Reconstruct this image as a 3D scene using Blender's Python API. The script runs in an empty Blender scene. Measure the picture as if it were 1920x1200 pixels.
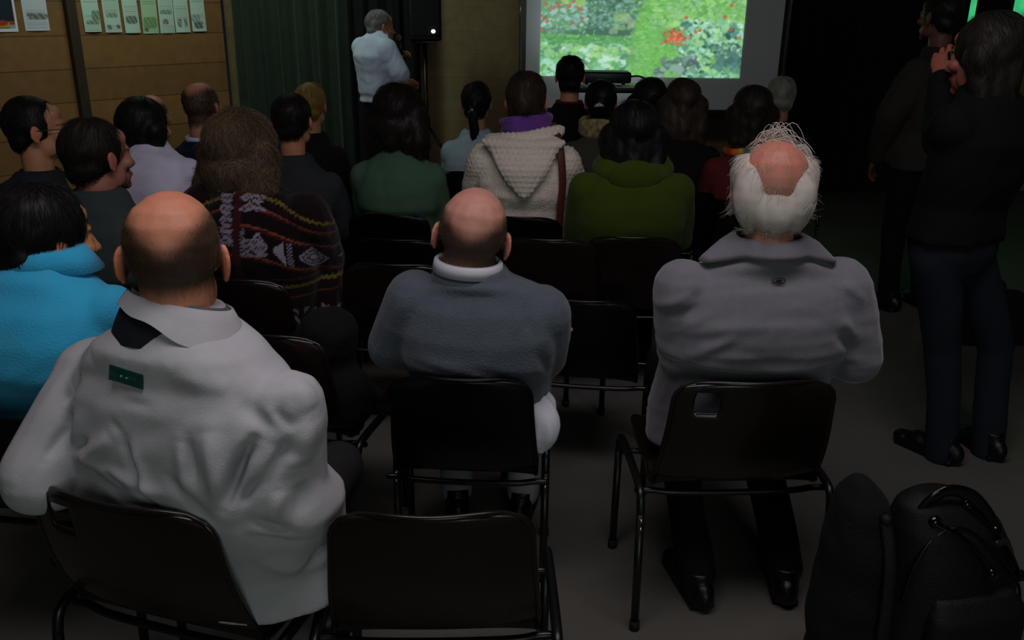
import bpy, math, random
import numpy as np
from mathutils import Matrix, Vector
random.seed(5); RNG = np.random.default_rng(11)
SC = bpy.context.scene; COL = SC.collection
PI = math.pi
V = lambda *a: np.array(a, float)

# ------------------------------------------------------------------ camera
F_PX, CAM_H = 1650.0, 1.62
PITCH, ROLL = math.radians(19.8), math.radians(0.7)
cd = bpy.data.cameras.new('camera'); cam = bpy.data.objects.new('camera', cd); COL.objects.link(cam)
cd.sensor_width = 36.0; cd.lens = F_PX / 1920 * 36.0; cd.clip_start = .05
cam.matrix_world = Matrix.Translation((0, 0, CAM_H)) @ Matrix.Rotation(PI/2 - PITCH, 4, 'X') @ Matrix.Rotation(ROLL, 4, 'Z')
SC.camera = cam

def ray(u, v):
    a, b = u - 960, v - 600
    du = a*math.cos(ROLL) + b*math.sin(ROLL); dv = -a*math.sin(ROLL) + b*math.cos(ROLL)
    return V(du/F_PX, math.cos(PITCH) - dv/F_PX*math.sin(PITCH), -math.sin(PITCH) - dv/F_PX*math.cos(PITCH))
def at(u, v, d):                       # the point seen at (u, v) whose distance along the hall is d
    r = ray(u, v); return V(0, 0, CAM_H) + r*(d/r[1])
def atz(u, v, h):                      # the point seen at (u, v) at height h
    r = ray(u, v); return V(0, 0, CAM_H) + r*((h - CAM_H)/r[2])

# ------------------------------------------------------------------ materials
def lin(c):
    return [((x/255)/12.92 if x/255 <= .04045 else ((x/255+.055)/1.055)**2.4) for x in c]
_mats = {}
def mat(name, rgb=None, rough=.8, bump=0, bscale=60, var=.12, vscale=8, metal=0, spec=.4, attr=False, sheen=0, emit=0, kind='noise', stretch=None, coat=0):
    """procedural material: base colour (sRGB 0-255, or the mesh's own colour attribute) varied by noise, with a noise bump"""
    if name in _mats: return _mats[name]
    m = bpy.data.materials.new(name); m.use_nodes = True; nt = m.node_tree; N = nt.nodes; L = nt.links
    b = N['Principled BSDF']; b.inputs['Roughness'].default_value = rough; b.inputs['Metallic'].default_value = metal
    b.inputs['Specular IOR Level'].default_value = spec
    if sheen: b.inputs['Sheen Weight'].default_value = sheen; b.inputs['Sheen Roughness'].default_value = .5
    if coat: b.inputs['Coat Weight'].default_value = coat
    tc = N.new('ShaderNodeTexCoord'); src = tc.outputs['Object']
    if stretch:
        mp = N.new('ShaderNodeMapping'); mp.inputs['Scale'].default_value = stretch; L.new(src, mp.inputs['Vector']); src = mp.outputs['Vector']
    if attr:
        a = N.new('ShaderNodeAttribute'); a.attribute_name = 'col'; c = a.outputs['Color']
    else:
        r = N.new('ShaderNodeRGB'); r.outputs[0].default_value = (*lin(rgb), 1); c = r.outputs[0]
    if var:
        n = N.new('ShaderNodeTexNoise'); n.inputs['Scale'].default_value = vscale; n.inputs['Detail'].default_value = 5; L.new(src, n.inputs['Vector'])
        mr = N.new('ShaderNodeMapRange'); mr.inputs['From Min'].default_value = .3; mr.inputs['From Max'].default_value = .7
        mr.inputs['To Min'].default_value = 1 - var; mr.inputs['To Max'].default_value = 1 + var; L.new(n.outputs['Fac'], mr.inputs['Value'])
        mx = N.new('ShaderNodeVectorMath'); mx.operation = 'SCALE'; L.new(c, mx.inputs[0]); L.new(mr.outputs['Result'], mx.inputs['Scale']); c = mx.outputs['Vector']
    L.new(c, b.inputs['Base Color'])
    if emit:
        L.new(c, b.inputs['Emission Color']); b.inputs['Emission Strength'].default_value = emit
    if bump:
        if kind == 'knit':
            t = N.new('ShaderNodeTexWave'); t.inputs['Scale'].default_value = bscale; t.inputs['Distortion'].default_value = 2; t.bands_direction = 'Z'; h = t.outputs['Fac']
        elif kind == 'voronoi':
            t = N.new('ShaderNodeTexVoronoi'); t.inputs['Scale'].default_value = bscale; h = t.outputs['Distance']
        else:
            t = N.new('ShaderNodeTexNoise'); t.inputs['Scale'].default_value = bscale; t.inputs['Detail'].default_value = 6; h = t.outputs['Fac']
        L.new(src, t.inputs['Vector'])
        bp = N.new('ShaderNodeBump'); bp.inputs['Strength'].default_value = bump; bp.inputs['Distance'].default_value = .01
        L.new(h, bp.inputs['Height']); L.new(bp.outputs['Normal'], b.inputs['Normal'])
    _mats[name] = m
    return m

# ------------------------------------------------------------------ geometry
class Geo:
    """collects closed pieces; every piece goes into ONE mesh"""
    def __init__(self): self.v = []; self.f = []; self.n = 0
    def add(self, v, f):
        v = np.asarray(v, float).reshape(-1, 3); self.v.append(v); self.f += [tuple(i + self.n for i in q) for q in f]; self.n += len(v); return self
    def grid(self, P, closeu=False, cap=False):
        P = np.asarray(P, float); nu, nv = P.shape[:2]; f = []
        for i in range(nu - 1):
            for j in range(nv if closeu else nv - 1):
                k = (j + 1) % nv; f.append((i*nv+j, i*nv+k, (i+1)*nv+k, (i+1)*nv+j))
        if cap: f.append(tuple(range(nv))[::-1]); f.append(tuple((nu-1)*nv + j for j in range(nv)))
        return self.add(P, f)
    def ell(self, c, r, R=None, n=14):
        c = np.asarray(c, float); r = np.broadcast_to(np.asarray(r, float), (3,))
        th = np.linspace(0, PI, n//2 + 2)[1:-1]; ph = np.arange(n)*2*PI/n
        p = np.stack([np.outer(np.sin(th), np.cos(ph)), np.outer(np.sin(th), np.sin(ph)), np.outer(np.cos(th), np.ones(n))], -1)
        v = np.vstack([p.reshape(-1, 3), [[0, 0, 1], [0, 0, -1]]])*r
        if R is not None: v = v @ np.asarray(R).T
        k = len(th); f = []
        for i in range(k - 1):
            for j in range(n):
                q = (j+1) % n; f.append((i*n+j, (i+1)*n+j, (i+1)*n+q, i*n+q))
        for j in range(n):
            q = (j+1) % n; f.append((k*n, j, q)); f.append((k*n+1, (k-1)*n+q, (k-1)*n+j))
        return self.add(v + c, f)
    def tube(self, path, rad, n=12, balls=True, closed=False, flat=None):
        P = np.asarray(path, float); m = len(P); rad = np.broadcast_to(np.asarray(rad, float), (m,))
        T = np.gradient(P, axis=0)
        if closed: T = np.roll(P, -1, 0) - np.roll(P, 1, 0)
        T /= np.linalg.norm(T, axis=1)[:, None] + 1e-12
        up = V(0, 0, 1) if abs(T[0][2]) < .9 else V(0, 1, 0)
        U = np.cross(up, T[0]); U /= np.linalg.norm(U); rows = []
        for i in range(m):
            U = U - T[i]*np.dot(U, T[i]); U /= np.linalg.norm(U) + 1e-12; W = np.cross(T[i], U)
            a = np.arange(n)*2*PI/n; fx, fy = flat or (1, 1)
            rows.append(P[i] + rad[i]*(np.outer(np.cos(a)*fx, U) + np.outer(np.sin(a)*fy, W)))
        if closed: rows.append(rows[0]); self.grid(rows, True); return self
        self.grid(rows, True, True)
        if balls: self.ell(P[0], rad[0], n=n); self.ell(P[-1], rad[-1], n=n)
        return self
    def limb(self, pts, rad, n=14):        # tapered chain with round joints
        pts = [np.asarray(p, float) for p in pts]
        for a, b, ra, rb in zip(pts, pts[1:], rad, rad[1:]): self.tube([a, (a+b)/2, b], [ra, (ra+rb)/2, rb], n)
        return self
    def loft(self, rings, n=32, e=2.25):
        rows = []
        for (x, y, z, rx, ry) in rings:
            a = np.arange(n)*2*PI/n; c, s = np.cos(a), np.sin(a); k = (abs(c)**e + abs(s)**e)**(-1/e)
            rows.append(np.stack([x + rx*c*k, y + ry*s*k, np.full(n, z)], -1))
        return self.grid(rows, True, True)
    def box(self, c, s, R=None, bev=0):
        c = np.asarray(c, float); h = np.asarray(s, float)/2
        if not bev:
            v = np.array([[x, y, z] for x in (-1, 1) for y in (-1, 1) for z in (-1, 1)])*h
            f = [(0, 1, 3, 2), (4, 6, 7, 5), (0, 4, 5, 1), (2, 3, 7, 6), (0, 2, 6, 4), (1, 5, 7, 3)]
        else:
            bm = bmesh.new(); bmesh.ops.create_cube(bm, size=1)
            for w in bm.verts: w.co = Vector((w.co.x*2*h[0], w.co.y*2*h[1], w.co.z*2*h[2]))
            bmesh.ops.bevel(bm, geom=bm.edges[:], offset=bev, segments=3, affect='EDGES', profile=.5)
            bm.verts.index_update(); v = np.array([w.co[:] for w in bm.verts]); f = [tuple(q.index for q in p.verts) for p in bm.faces]; bm.free()
        if R is not None: v = v @ np.asarray(R).T
        return self.add(v + c, f)
    def xform(self, M):
        M = np.asarray(M); v = np.vstack(self.v); self.v = [v @ M[:3, :3].T + M[:3, 3]]; return self
    def data(self): return np.vstack(self.v), self.f
import bmesh

def to_mesh(name, v, f):
    me = bpy.data.meshes.new(name); me.from_pydata(np.asarray(v).tolist(), [], [tuple(int(i) for i in q) for q in f]); me.update(); return me
def remesh(g, vox, smooth=4, fac=.5):
    """voxel union of all pieces of g -> (verts, quads)"""
    v, f = g.data() if isinstance(g, Geo) else g
    me = to_mesh('t', v, f); o = bpy.data.objects.new('t', me); COL.objects.link(o)
    m = o.modifiers.new('r', 'REMESH'); m.mode = 'VOXEL'; m.voxel_size = vox; m.adaptivity = 0
    if smooth: s = o.modifiers.new('s', 'SMOOTH'); s.iterations = smooth; s.factor = fac
    dg = bpy.context.evaluated_depsgraph_get(); ev = o.evaluated_get(dg); em = ev.to_mesh()
    n = len(em.vertices); co = np.empty(n*3); em.vertices.foreach_get('co', co)
    ls = np.empty(len(em.loops), int); em.loops.foreach_get('vertex_index', ls)
    lt = np.empty(len(em.polygons), int); em.polygons.foreach_get('loop_total', lt)
    fs = ls.reshape(-1, 4) if (lt == 4).all() else [tuple(x) for x in np.split(ls, np.cumsum(lt)[:-1])]
    ev.to_mesh_clear(); bpy.data.objects.remove(o); bpy.data.meshes.remove(me)
    return co.reshape(-1, 3).copy(), fs
def normals(v, f):
    f = np.asarray(f); a = np.cross(v[f[:, 2]] - v[f[:, 0]], v[f[:, 3]] - v[f[:, 1]]); n = np.zeros_like(v)
    for k in range(4): np.add.at(n, f[:, k], a)
    return n/(np.linalg.norm(n, axis=1)[:, None] + 1e-12)
def obj(name, geo, m, parent=None, smooth=True, cols=None, label=None):
    v, f = geo.data() if isinstance(geo, Geo) else geo
    me = to_mesh(name, v, f); o = bpy.data.objects.new(name, me); COL.objects.link(o); me.materials.append(m)
    if smooth: me.polygons.foreach_set('use_smooth', [True]*len(me.polygons))
    if cols is not None:
        a = me.color_attributes.new('col', 'FLOAT_COLOR', 'POINT'); c = np.ones((len(me.vertices), 4)); c[:, :3] = cols; a.data.foreach_set('color', c.ravel())
    if parent is not None: o.parent = parent
    if label: o['label'] = label
    return o
def tag(o, label, cat, group=None):
    o['label'] = label; o['category'] = cat
    if group: o['group'] = group
    return o
def struct(name, geo, m, smooth=False):
    o = obj(name, geo, m, smooth=smooth); o['kind'] = 'structure'; return o
def thing(name, label, cat, loc=(0, 0, 0), rz=0, group=None):
    o = bpy.data.objects.new(name, None); COL.objects.link(o); o.location = loc; o.rotation_euler = (0, 0, rz); o.empty_display_size = .1
    return tag(o, label, cat, group)
def copy_tree(o, parent=None):
    c = o.copy(); COL.objects.link(c)
    if parent is not None: c.parent = parent
    for ch in list(o.children): copy_tree(ch, c)
    return c
def rot(rx=0, ry=0, rz=0): return np.array(Matrix.Rotation(rz, 3, 'Z') @ Matrix.Rotation(rx, 3, 'X') @ Matrix.Rotation(ry, 3, 'Y'))
def mat4(R, t, s=1.0):
    M = np.eye(4); M[:3, :3] = np.asarray(R)*s; M[:3, 3] = t; return M
def sm(x, a, b): t = np.clip((x - a)/(b - a), 0, 1); return t*t*(3 - 2*t)
def vn(p, s, seed=0):                    # cheap smooth noise, about -1..1
    p = p*s; r = 0
    for k in range(4):
        q = np.random.default_rng(seed*17 + k).normal(size=(3, 3)); r = r + np.sin(p @ q[0] + 1.3*np.sin(p @ q[1]) + k*2.1)
    return r/3
def smooth_path(pts, n=24):
    p = np.asarray(pts, float); t = np.linspace(0, len(p)-1, n); out = []
    for x in t:
        i = min(int(x), len(p)-2); u = x - i; p0, p1, p2, p3 = p[max(i-1, 0)], p[i], p[i+1], p[min(i+2, len(p)-1)]
        out.append(.5*(2*p1 + (p2-p0)*u + (2*p0-5*p1+4*p2-p3)*u*u + (3*p1-p0-3*p2+p3)*u**3))
    return np.array(out)

# ------------------------------------------------------------------ the hall
def plank_mat(name, rgb, step, groove=.5, var=.3, mortar=None, brickw=None, off=0.):
    m = bpy.data.materials.new(name); m.use_nodes = True; nt = m.node_tree; N = nt.nodes; L = nt.links; b = N['Principled BSDF']
    b.inputs['Roughness'].default_value = .75
    tc = N.new('ShaderNodeTexCoord'); mp = N.new('ShaderNodeMapping'); L.new(tc.outputs['UV'], mp.inputs['Vector'])
    mp.inputs['Location'].default_value = (0, off, 0)
    br = N.new('ShaderNodeTexBrick'); L.new(mp.outputs['Vector'], br.inputs['Vector'])
    br.inputs['Scale'].default_value = 1; br.inputs['Row Height'].default_value = step; br.inputs['Brick Width'].default_value = brickw or 2.4
    br.inputs['Mortar Size'].default_value = .006; br.inputs['Mortar Smooth'].default_value = .3
    c1 = lin(rgb); br.inputs['Color1'].default_value = (*[x*(1+var) for x in c1], 1); br.inputs['Color2'].default_value = (*[x*(1-var) for x in c1], 1)
    br.inputs['Mortar'].default_value = (*(lin(mortar) if mortar else [x*groove for x in c1]), 1)
    n = N.new('ShaderNodeTexNoise'); n.inputs['Scale'].default_value = 3; n.inputs['Detail'].default_value = 8
    m2 = N.new('ShaderNodeMapping'); m2.inputs['Scale'].default_value = (1, 1, 9) if not brickw else (4, 4, 4); L.new(tc.outputs['Object'], m2.inputs['Vector']); L.new(m2.outputs['Vector'], n.inputs['Vector'])
    mr = N.new('ShaderNodeMapRange'); mr.inputs['To Min'].default_value = .7; mr.inputs['To Max'].default_value = 1.3; L.new(n.outputs['Fac'], mr.inputs['Value'])
    mx = N.new('ShaderNodeVectorMath'); mx.operation = 'SCALE'; L.new(br.outputs['Color'], mx.inputs[0]); L.new(mr.outputs['Result'], mx.inputs['Scale'])
    L.new(mx.outputs['Vector'], b.inputs['Base Color'])
    bp = N.new('ShaderNodeBump'); bp.inputs['Strength'].default_value = .5; bp.inputs['Distance'].default_value = .01; bp.invert = True
    L.new(br.outputs['Fac'], bp.inputs['Height']); L.new(bp.outputs['Normal'], b.inputs['Normal'])
    return m
def wall(name, a, b, z0, z1, m, th=.1):
    """vertical wall from a to b (plan), its thickness on the side away from the hall, UV in metres"""
    a, b = V(*a, 0), V(*b, 0); d = (b-a)/np.linalg.norm(b-a); nrm = V(-d[1], d[0], 0)*th; L = np.linalg.norm(b-a)
    g = Geo().add([p + V(0, 0, z) for p in (a, b, b+nrm, a+nrm) for z in (z0, z1)], [(0, 1, 3, 2), (2, 3, 5, 4), (4, 5, 7, 6), (6, 7, 1, 0), (1, 7, 5, 3), (0, 2, 4, 6)])
    o = struct(name, g, m); uv = o.data.uv_layers.new(name='UVMap')
    for lp, u in zip(o.data.loops, uv.data):
        co = np.array(o.data.vertices[lp.vertex_index].co); u.uv = (np.dot(co - a, d), co[2])
    return o
CEIL = 3.3
M_FLOOR = mat('concrete_floor', (92, 90, 83), rough=.55, bump=.15, bscale=35, var=.14, vscale=1.7, spec=.3)
struct('floor', Geo().box((0, 2.6, -.05), (13, 13, .1)), M_FLOOR)
struct('ceiling', Geo().box((0, 2.6, CEIL+.05), (13, 13, .1)), mat('ceiling_paint', (60, 58, 55), rough=.9, bump=.1))
M_WOOD = plank_mat('plank_wall', (134, 92, 50), .245, .55, .12, off=.118, brickw=12)
M_BLOCK = plank_mat('block_wall', (146, 124, 88), .2, .6, .06, mortar=(150, 130, 84), brickw=6, off=.008)
M_PLASTER = mat('dark_plaster', (70, 68, 62), rough=.9, bump=.15, bscale=40)
LA, LB = V(-5.4, 4.42), V(-2.55, 8.06)      # slanted plank wall on the left
wall('wall_left', (-5.4, -3.6), (-5.4, 4.42), 0, CEIL, M_PLASTER)
wall('wall_left_planks', LA, LB, 0, CEIL, M_WOOD)
wall('wall_back', (-2.6, 8.3), (5.2, 8.3), 0, CEIL, M_BLOCK)
wall('wall_right', (5.2, 8.3), (5.2, -3.6), 0, CEIL, M_PLASTER)
wall('wall_front', (5.2, -3.6), (-5.4, -3.6), 0, CEIL, M_PLASTER)
DW = (LB - LA)/np.linalg.norm(LB - LA); NW = V(DW[1], -DW[0])         # along the plank wall, and into the hall
RW = math.atan2(DW[1], DW[0])
def on_planks(u, v, out=0.0):               # where the ray through (u, v) meets the plank wall
    r = ray(u, v); t = np.dot(V(*LA) - V(0, 0), NW)/np.dot(r[:2], NW); p = V(0, 0, CAM_H) + r*t
    return p + V(NW[0], NW[1], 0)*out
pp = on_planks(143, 120)
struct('trim_1', Geo().box((pp[0]+NW[0]*.03, pp[1]+NW[1]*.03, CEIL/2), (.075, .06, CEIL), rot(rz=RW), bev=.006), mat('dark_post', (58, 46, 36), rough=.5, bump=.2, stretch=(8, 8, 1)))
pe = on_planks(452, 120)

# window in the back wall, mostly covered by dark drapes
wx0, wx1, wz0 = at(1755, 0, 8.25)[0], 5.0, at(1910, 50, 8.25)[2]
g = Geo()
for x in (wx0, (wx0+wx1)/2, wx1): g.box((x, 8.27, (wz0+2.7)/2), (.06, .08, 2.7-wz0))
for z in (wz0, 2.7): g.box(((wx0+wx1)/2, 8.27, z), (wx1-wx0+.06, .08, .06))
wf = struct('window_1', g, mat('window_frame', (60, 62, 58), rough=.5))
pn = obj('window_pane', Geo().box(((wx0+wx1)/2, 8.285, (wz0+2.7)/2), (wx1-wx0, .01, 2.7-wz0)), mat('green_daylight_glass', (60, 190, 120), rough=.1, emit=.8, var=.45, vscale=6), wf)

def drape(name, label, x0, x1, y, z0, z1, m, folds=.16, depth=.05, group=None, seed=0):
    n = int((x1-x0)/.012)+2; x = np.linspace(x0, x1, n); rows = []
    for z in np.linspace(z0, z1, 14):
        t = (z-z0)/(z1-z0); ph = x/folds*2*PI + 1.2*np.sin(x*3.1+seed) + .25*np.sin(z*1.7+x*4)
        rows.append(np.stack([x + .012*np.sin(ph*2+z)*(1-t), y + depth*(np.sin(ph) + .35*np.sin(2.3*ph+seed))*(1-.35*t), np.full(n, z)], -1))
    front = np.array(rows); back = front + V(0, .012, 0)
    g = Geo().grid(front).grid(back[:, ::-1])
    return tag(obj(name, g, m), label, 'curtain', group)
M_GREEN = mat('green_curtain', (36, 48, 36), rough=.9, bump=.2, bscale=180, var=.2, sheen=.1)
M_BLACKC = mat('black_curtain', (22, 22, 22), rough=.95, bump=.2, bscale=180, var=.2)
drape('curtain', 'dark green curtain hanging in folds beside the plank wall', at(443, 100, 7.9)[0], at(655, 100, 7.9)[0], 7.9, .03, 3.1, M_GREEN, seed=1)
drape('curtain', 'black curtain panel between the green curtain and the loudspeaker', at(655, 100, 7.9)[0], at(785, 100, 7.9)[0], 7.95, .03, 3.1, M_BLACKC, .14, seed=5)
drape('curtain', 'black curtain hanging right of the projection screen', at(1478, 100, 8.1)[0], at(1815, 20, 8.1)[0], 8.12, .03, 3.1, M_BLACKC, .2, seed=2)
drape('curtain', 'narrow black curtain panel between two bright green gaps of the window', at(1839, 20, 8.05)[0], at(1903, 20, 8.05)[0], 8.12, .03, 3.1, M_BLACKC, .1, .03, seed=3)

# ------------------------------------------------------------------ sheets on the plank wall
M_PAPER = mat('printed_paper', attr=True, rough=.8, var=.03)
def sheet(u0, u1, vb, h, label, paint, nx=26, group=None, name='poster'):
    a, b = on_planks(u0, vb), on_planks(u1, vb); w = np.linalg.norm(b[:2]-a[:2]); c = (a+b)/2
    nz = int(nx*h/w); X, Z = np.meshgrid(np.linspace(0, 1, nx), np.linspace(0, 1, nz)); curl = .008*np.sin(X*PI)*(1-Z) + .004*np.sin(Z*3+u0)
    P = np.stack([(X-.5)*w, -.006 - curl, Z*h], -1); B = P + V(0, .0015, 0)
    col = paint(X.ravel(), Z.ravel(), w, h); g = Geo().grid(P).grid(B[:, ::-1])
    o = obj(name, g, M_PAPER, cols=np.vstack([col, np.full_like(col, .6)])); o.location = (c[0], c[1], a[2]); o.rotation_euler = (0, 0, RW)
    return tag(o, label, 'poster', group)
def paper(seed, blobs, tint=(206, 206, 218), lines=True):
    def f(X, Z, w, h):
        r = np.random.default_rng(seed); c = np.tile(lin(tint), (len(X), 1)); zz = Z*h/.3
        if lines:
            k = (np.sin(zz*110 + seed) > .2) & (X > .1) & (X < .9) & (np.sin(zz*9+seed*2) > -.3); c[k] *= .72
        for (x, z, rx, rz, rgb) in blobs:
            d = ((X-x)/rx)**4 + ((zz-z)/rz)**4; k = sm(-d, -1.3, -.7)[:, None]*(.75 + .25*np.sin(X*23+zz*31+seed))[:, None]; c = c*(1-k) + np.array(lin(rgb))*k
        return c
    return f
HP = .36
specs = [
 (159, 190, 60, 'printed sheet with a grey square picture, leftmost of seven right of the post', [(.75, .40, .25, .12, (90, 130, 110)), (.55, .23, .4, .05, (120, 130, 110))]),
 (198, 229, 61, 'printed sheet with two small dark pictures at its bottom, second right of the post', [(.25, .13, .14, .06, (100, 105, 110)), (.8, .14, .14, .05, (90, 90, 85)), (.5, .42, .35, .05, (120, 140, 110))]),
 (235, 263, 62, 'printed sheet with one wide dark oval picture, third of the seven narrow sheets', [(.5, .33, .38, .1, (85, 100, 95))]),
 (269, 298, 63, 'yellow-green printed sheet with a broad picture, middle of the seven narrow sheets', [(.5, .28, .45, .14, (110, 150, 90)), (.2, .1, .15, .05, (110, 90, 80))]),
 (301, 328, 62.5, 'printed sheet with one small reddish picture, fifth of the seven narrow sheets', [(.4, .3, .2, .07, (130, 90, 80)), (.5, .55, .4, .06, (120, 150, 120))]),
 (330, 357, 61, 'printed sheet with two upright grey pictures side by side, sixth of the seven narrow sheets', [(.3, .25, .14, .11, (100, 110, 100)), (.72, .25, .12, .11, (110, 120, 110))]),
 (361, 387, 59, 'printed sheet with a dark round picture at its foot, nearest to the green curtain', [(.45, .17, .3, .1, (70, 75, 85)), (.3, .35, .3, .1, (150, 150, 160))]),
]
for i, (u0, u1, vb, lb, bl) in enumerate(specs):
    sheet(u0, u1, vb, HP, lb, paper(i+3, bl, tint=(196, 218, 204) if i != 3 else (180, 210, 172)), group='printed sheets pinned in a row right of the post')
sheet(48, 94, 58, .42, 'white printed sheet with a small landscape picture, left of the wooden post', paper(31, [(.6, .33, .4, .07, (95, 90, 80)), (.25, .38, .1, .04, (60, 55, 50))]))
def pic(X, Z, w, h):
    zz = Z*h/.3; c = np.tile(lin((22, 30, 58)), (len(X), 1)); r = np.random.default_rng(4)
    for (x, z, rx, rz, rgb) in [(.75, .55, .3, .4, (26, 34, 48)), (.4, .75, .2, .1, (60, 90, 150)), (.55, .5, .16, .06, (90, 110, 160)), (.45, .3, .2, .05, (80, 100, 160)), (.8, .16, .3, .07, (190, 150, 40)), (.62, .2, .2, .06, (170, 60, 40)), (.95, .2, .1, .05, (170, 60, 40)), (.4, .14, .12, .06, (20, 18, 20)), (.95, .12, .12, .04, (150, 160, 170)), (.15, .5, .15, .3, (40, 60, 40))]:
        k = sm(-(((X-x)/rx)**4 + ((zz-z)/rz)**4), -1.3, -.7)[:, None]; c = c*(1-k) + np.array(lin(rgb))*k
    e = (zz < .075) | (X > .955) | (X < .045); c[e] = lin((225, 225, 235)); return c
sheet(-70, 35, 61, .62, 'dark blue picture poster with yellow and red patches and white border, far left', pic, nx=60)

# ------------------------------------------------------------------ projection screen
YS = 7.5; sx0, sx1 = at(984, 150, YS)[0], at(1458, 150, YS)[0]; sz0 = at(1350, 206, YS)[2]; sz1 = sz0 + 1.95; scx = (sx0+sx1)/2
scr = thing('projection_screen', 'large white projection screen on a stand showing a green garden picture', 'screen', (scx, YS, 0))
M_BLK = mat('black_metal', (16, 16, 17), rough=.35, spec=.5, var=.05); M_CHROME = mat('chrome', (190, 195, 200), rough=.15, metal=1, var=0)
M_FAB = mat('screen_fabric', (225, 228, 230), rough=.85, bump=.05, bscale=300, var=.02)
W2 = (sx1-sx0)/2
obj('screen_fabric', Geo().box((0, .012, (sz0+sz1)/2), (2*W2, .008, sz1-sz0)), M_FAB, scr, smooth=False)
px0, px1 = at(1013, 100, YS)[0]-scx, at(1391, 100, YS)[0]-scx; pz0 = (at(1013, 141, YS)[2] + at(1391, 148, YS)[2])/2; pw = px1-px0; ph = pw*.75
def garden(nx, nz):
    U, Vv = np.meshgrid(np.linspace(0, 377, nx), np.linspace(147, 147-377*.75, nz)); C = np.zeros((nz, nx, 3)); r = np.random.default_rng(8)
    C[:] = lin((112, 190, 100))
    def blob(u, v, ru, rv, rgb, k=.9, ang=0.):
        i0, i1 = np.searchsorted(U[0], [u-ru*1.5-rv, u+ru*1.5+rv]); jj = np.where(abs(Vv[:, 0]-v) < rv*1.5+ru)[0]
        if not len(jj) or i1 <= i0: return
        s = np.s_[jj[0]:jj[-1]+1, i0:i1]; du, dv = U[s]-u, Vv[s]-v; a, b = du*math.cos(ang)+dv*math.sin(ang), -du*math.sin(ang)+dv*math.cos(ang)
        w = (k*sm(-((a/ru)**2+(b/rv)**2), -1.25, -.6))[..., None]; C[s] = C[s]*(1-w) + np.array(lin(rgb))*w
    def scatter(n, u0, u1, v0, v1, ru, rv, cols, k=.8):
        for _ in range(n):
            u, v = r.uniform(u0, u1), r.uniform(v0, v1); c = np.array(cols[r.integers(len(cols))]) + r.normal(0, 9); s = r.uniform(.6, 1.3)
            blob(u, v, ru*s, rv*s, np.clip(c, 0, 255), k, r.uniform(-1, 1))
    scatter(1400, 0, 377, -135, 150, 7, 3.5, [(95, 175, 90), (130, 205, 105), (105, 190, 120)], .5)
    scatter(260, 0, 377, -135, 0, 12, 8, [(70, 140, 80), (110, 180, 120), (140, 215, 130), (60, 110, 80)], .7)
    blob(125, 35, 75, 45, (78, 128, 108), .9); blob(40, 35, 60, 35, (96, 160, 120), .7)
    scatter(380, 60, 200, -8, 66, 4.5, 3, [(62, 108, 92), (92, 150, 132), (120, 180, 160), (70, 120, 95)])
    scatter(170, 0, 85, 15, 70, 5, 3, [(140, 200, 190), (90, 150, 110), (160, 215, 205), (110, 170, 110)])
    blob(115, 68, 75, 7, (58, 112, 88), .9); blob(20, 66, 30, 6, (75, 130, 105), .7)
    for u, v in [(8, 18), (22, 22), (30, 17), (40, 13), (52, 22), (60, 15), (70, 28), (5, 42), (12, 50), (60, 51), (78, 46), (4, 62), (66, 24), (34, 24), (46, 18), (135, 2), (75, 30), (20, 30)]: 
        for _ in range(4): blob(u + r.normal(0, 2.5), v + r.normal(0, 1.8), 2.2, 1.8, (206 + r.normal(0, 12), 78, 58), .85)
    blob(46, 10, 10, 9, (160, 225, 90), .8); blob(72, 15, 10, 9, (165, 225, 95), .7); scatter(20, 135, 175, 30, 66, 8, 5, [(150, 190, 140), (175, 185, 170), (140, 200, 110)], .6)
    blob(85, 82, 95, 10, (84, 172, 92), .9); scatter(90, 0, 175, 74, 92, 6, 2, [(70, 150, 80), (110, 195, 100)], .6)
    for k in range(40): v = 150-k*4; blob(215+8*math.sin(k*.2)-k*.1, v, 44-k*.45, 9, (112+r.uniform(-8, 16), 205, 84), .55)
    scatter(420, 165, 270, -60, 150, 6, 1.8, [(96, 186, 72), (140, 222, 110), (118, 205, 90)], .55)
    blob(30, 97, 48, 6, (188, 200, 178), .85); blob(140, 103, 32, 8, (192, 190, 172), .9); blob(80, 100, 50, 7, (150, 190, 140), .5)
    scatter(190, -5, 160, 92, 150, 9, 4.5, [(160, 234, 204), (196, 250, 222), (112, 196, 136), (156, 230, 130), (78, 158, 114)], .9)
    scatter(40, 0, 150, 90, 110, 7, 4, [(170, 232, 150), (140, 215, 110)], .8)
    blob(112, 138, 14, 8, (160, 225, 195), .9); blob(22, 128, 20, 6, (175, 240, 205), .9, .7)
    scatter(420, 205, 377, -15, 62, 7, 2.8, [(136, 218, 92), (160, 232, 120), (110, 192, 84), (150, 215, 140)], .7)
    scatter(420, 262, 377, 45, 150, 6.5, 4.2, [(160, 234, 204), (192, 250, 228), (80, 150, 126), (46, 98, 92), (130, 210, 150), (164, 230, 150)], .9)
    scatter(26, 330, 377, 95, 130, 9, 7, [(54, 104, 104), (80, 140, 130)], .7)
    scatter(26, 222, 290, 112, 148, 10, 6, [(112, 140, 138), (86, 112, 116), (140, 172, 168), (120, 165, 150)], .9)
    blob(258, 132, 14, 9, (150, 186, 182), .9); blob(252, 142, 12, 6, (120, 205, 90), .8)
    blob(250, 76, 26, 17, (96, 150, 70), .6); 
    for _ in range(90):
        du, dv = r.normal(0, .45, 2); blob(252 + 23*du, 76 + 15*dv, 2.9, 2.2, np.clip(np.array([(226, 92, 44), (208, 70, 36), (238, 128, 70)][r.integers(3)]) + r.normal(0, 8), 0, 255), .9)
    scatter(1300, 0, 377, -135, 150, 3.2, 1.5, [(100, 180, 110), (165, 230, 150), (84, 150, 100), (150, 215, 170)], .45)
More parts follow.
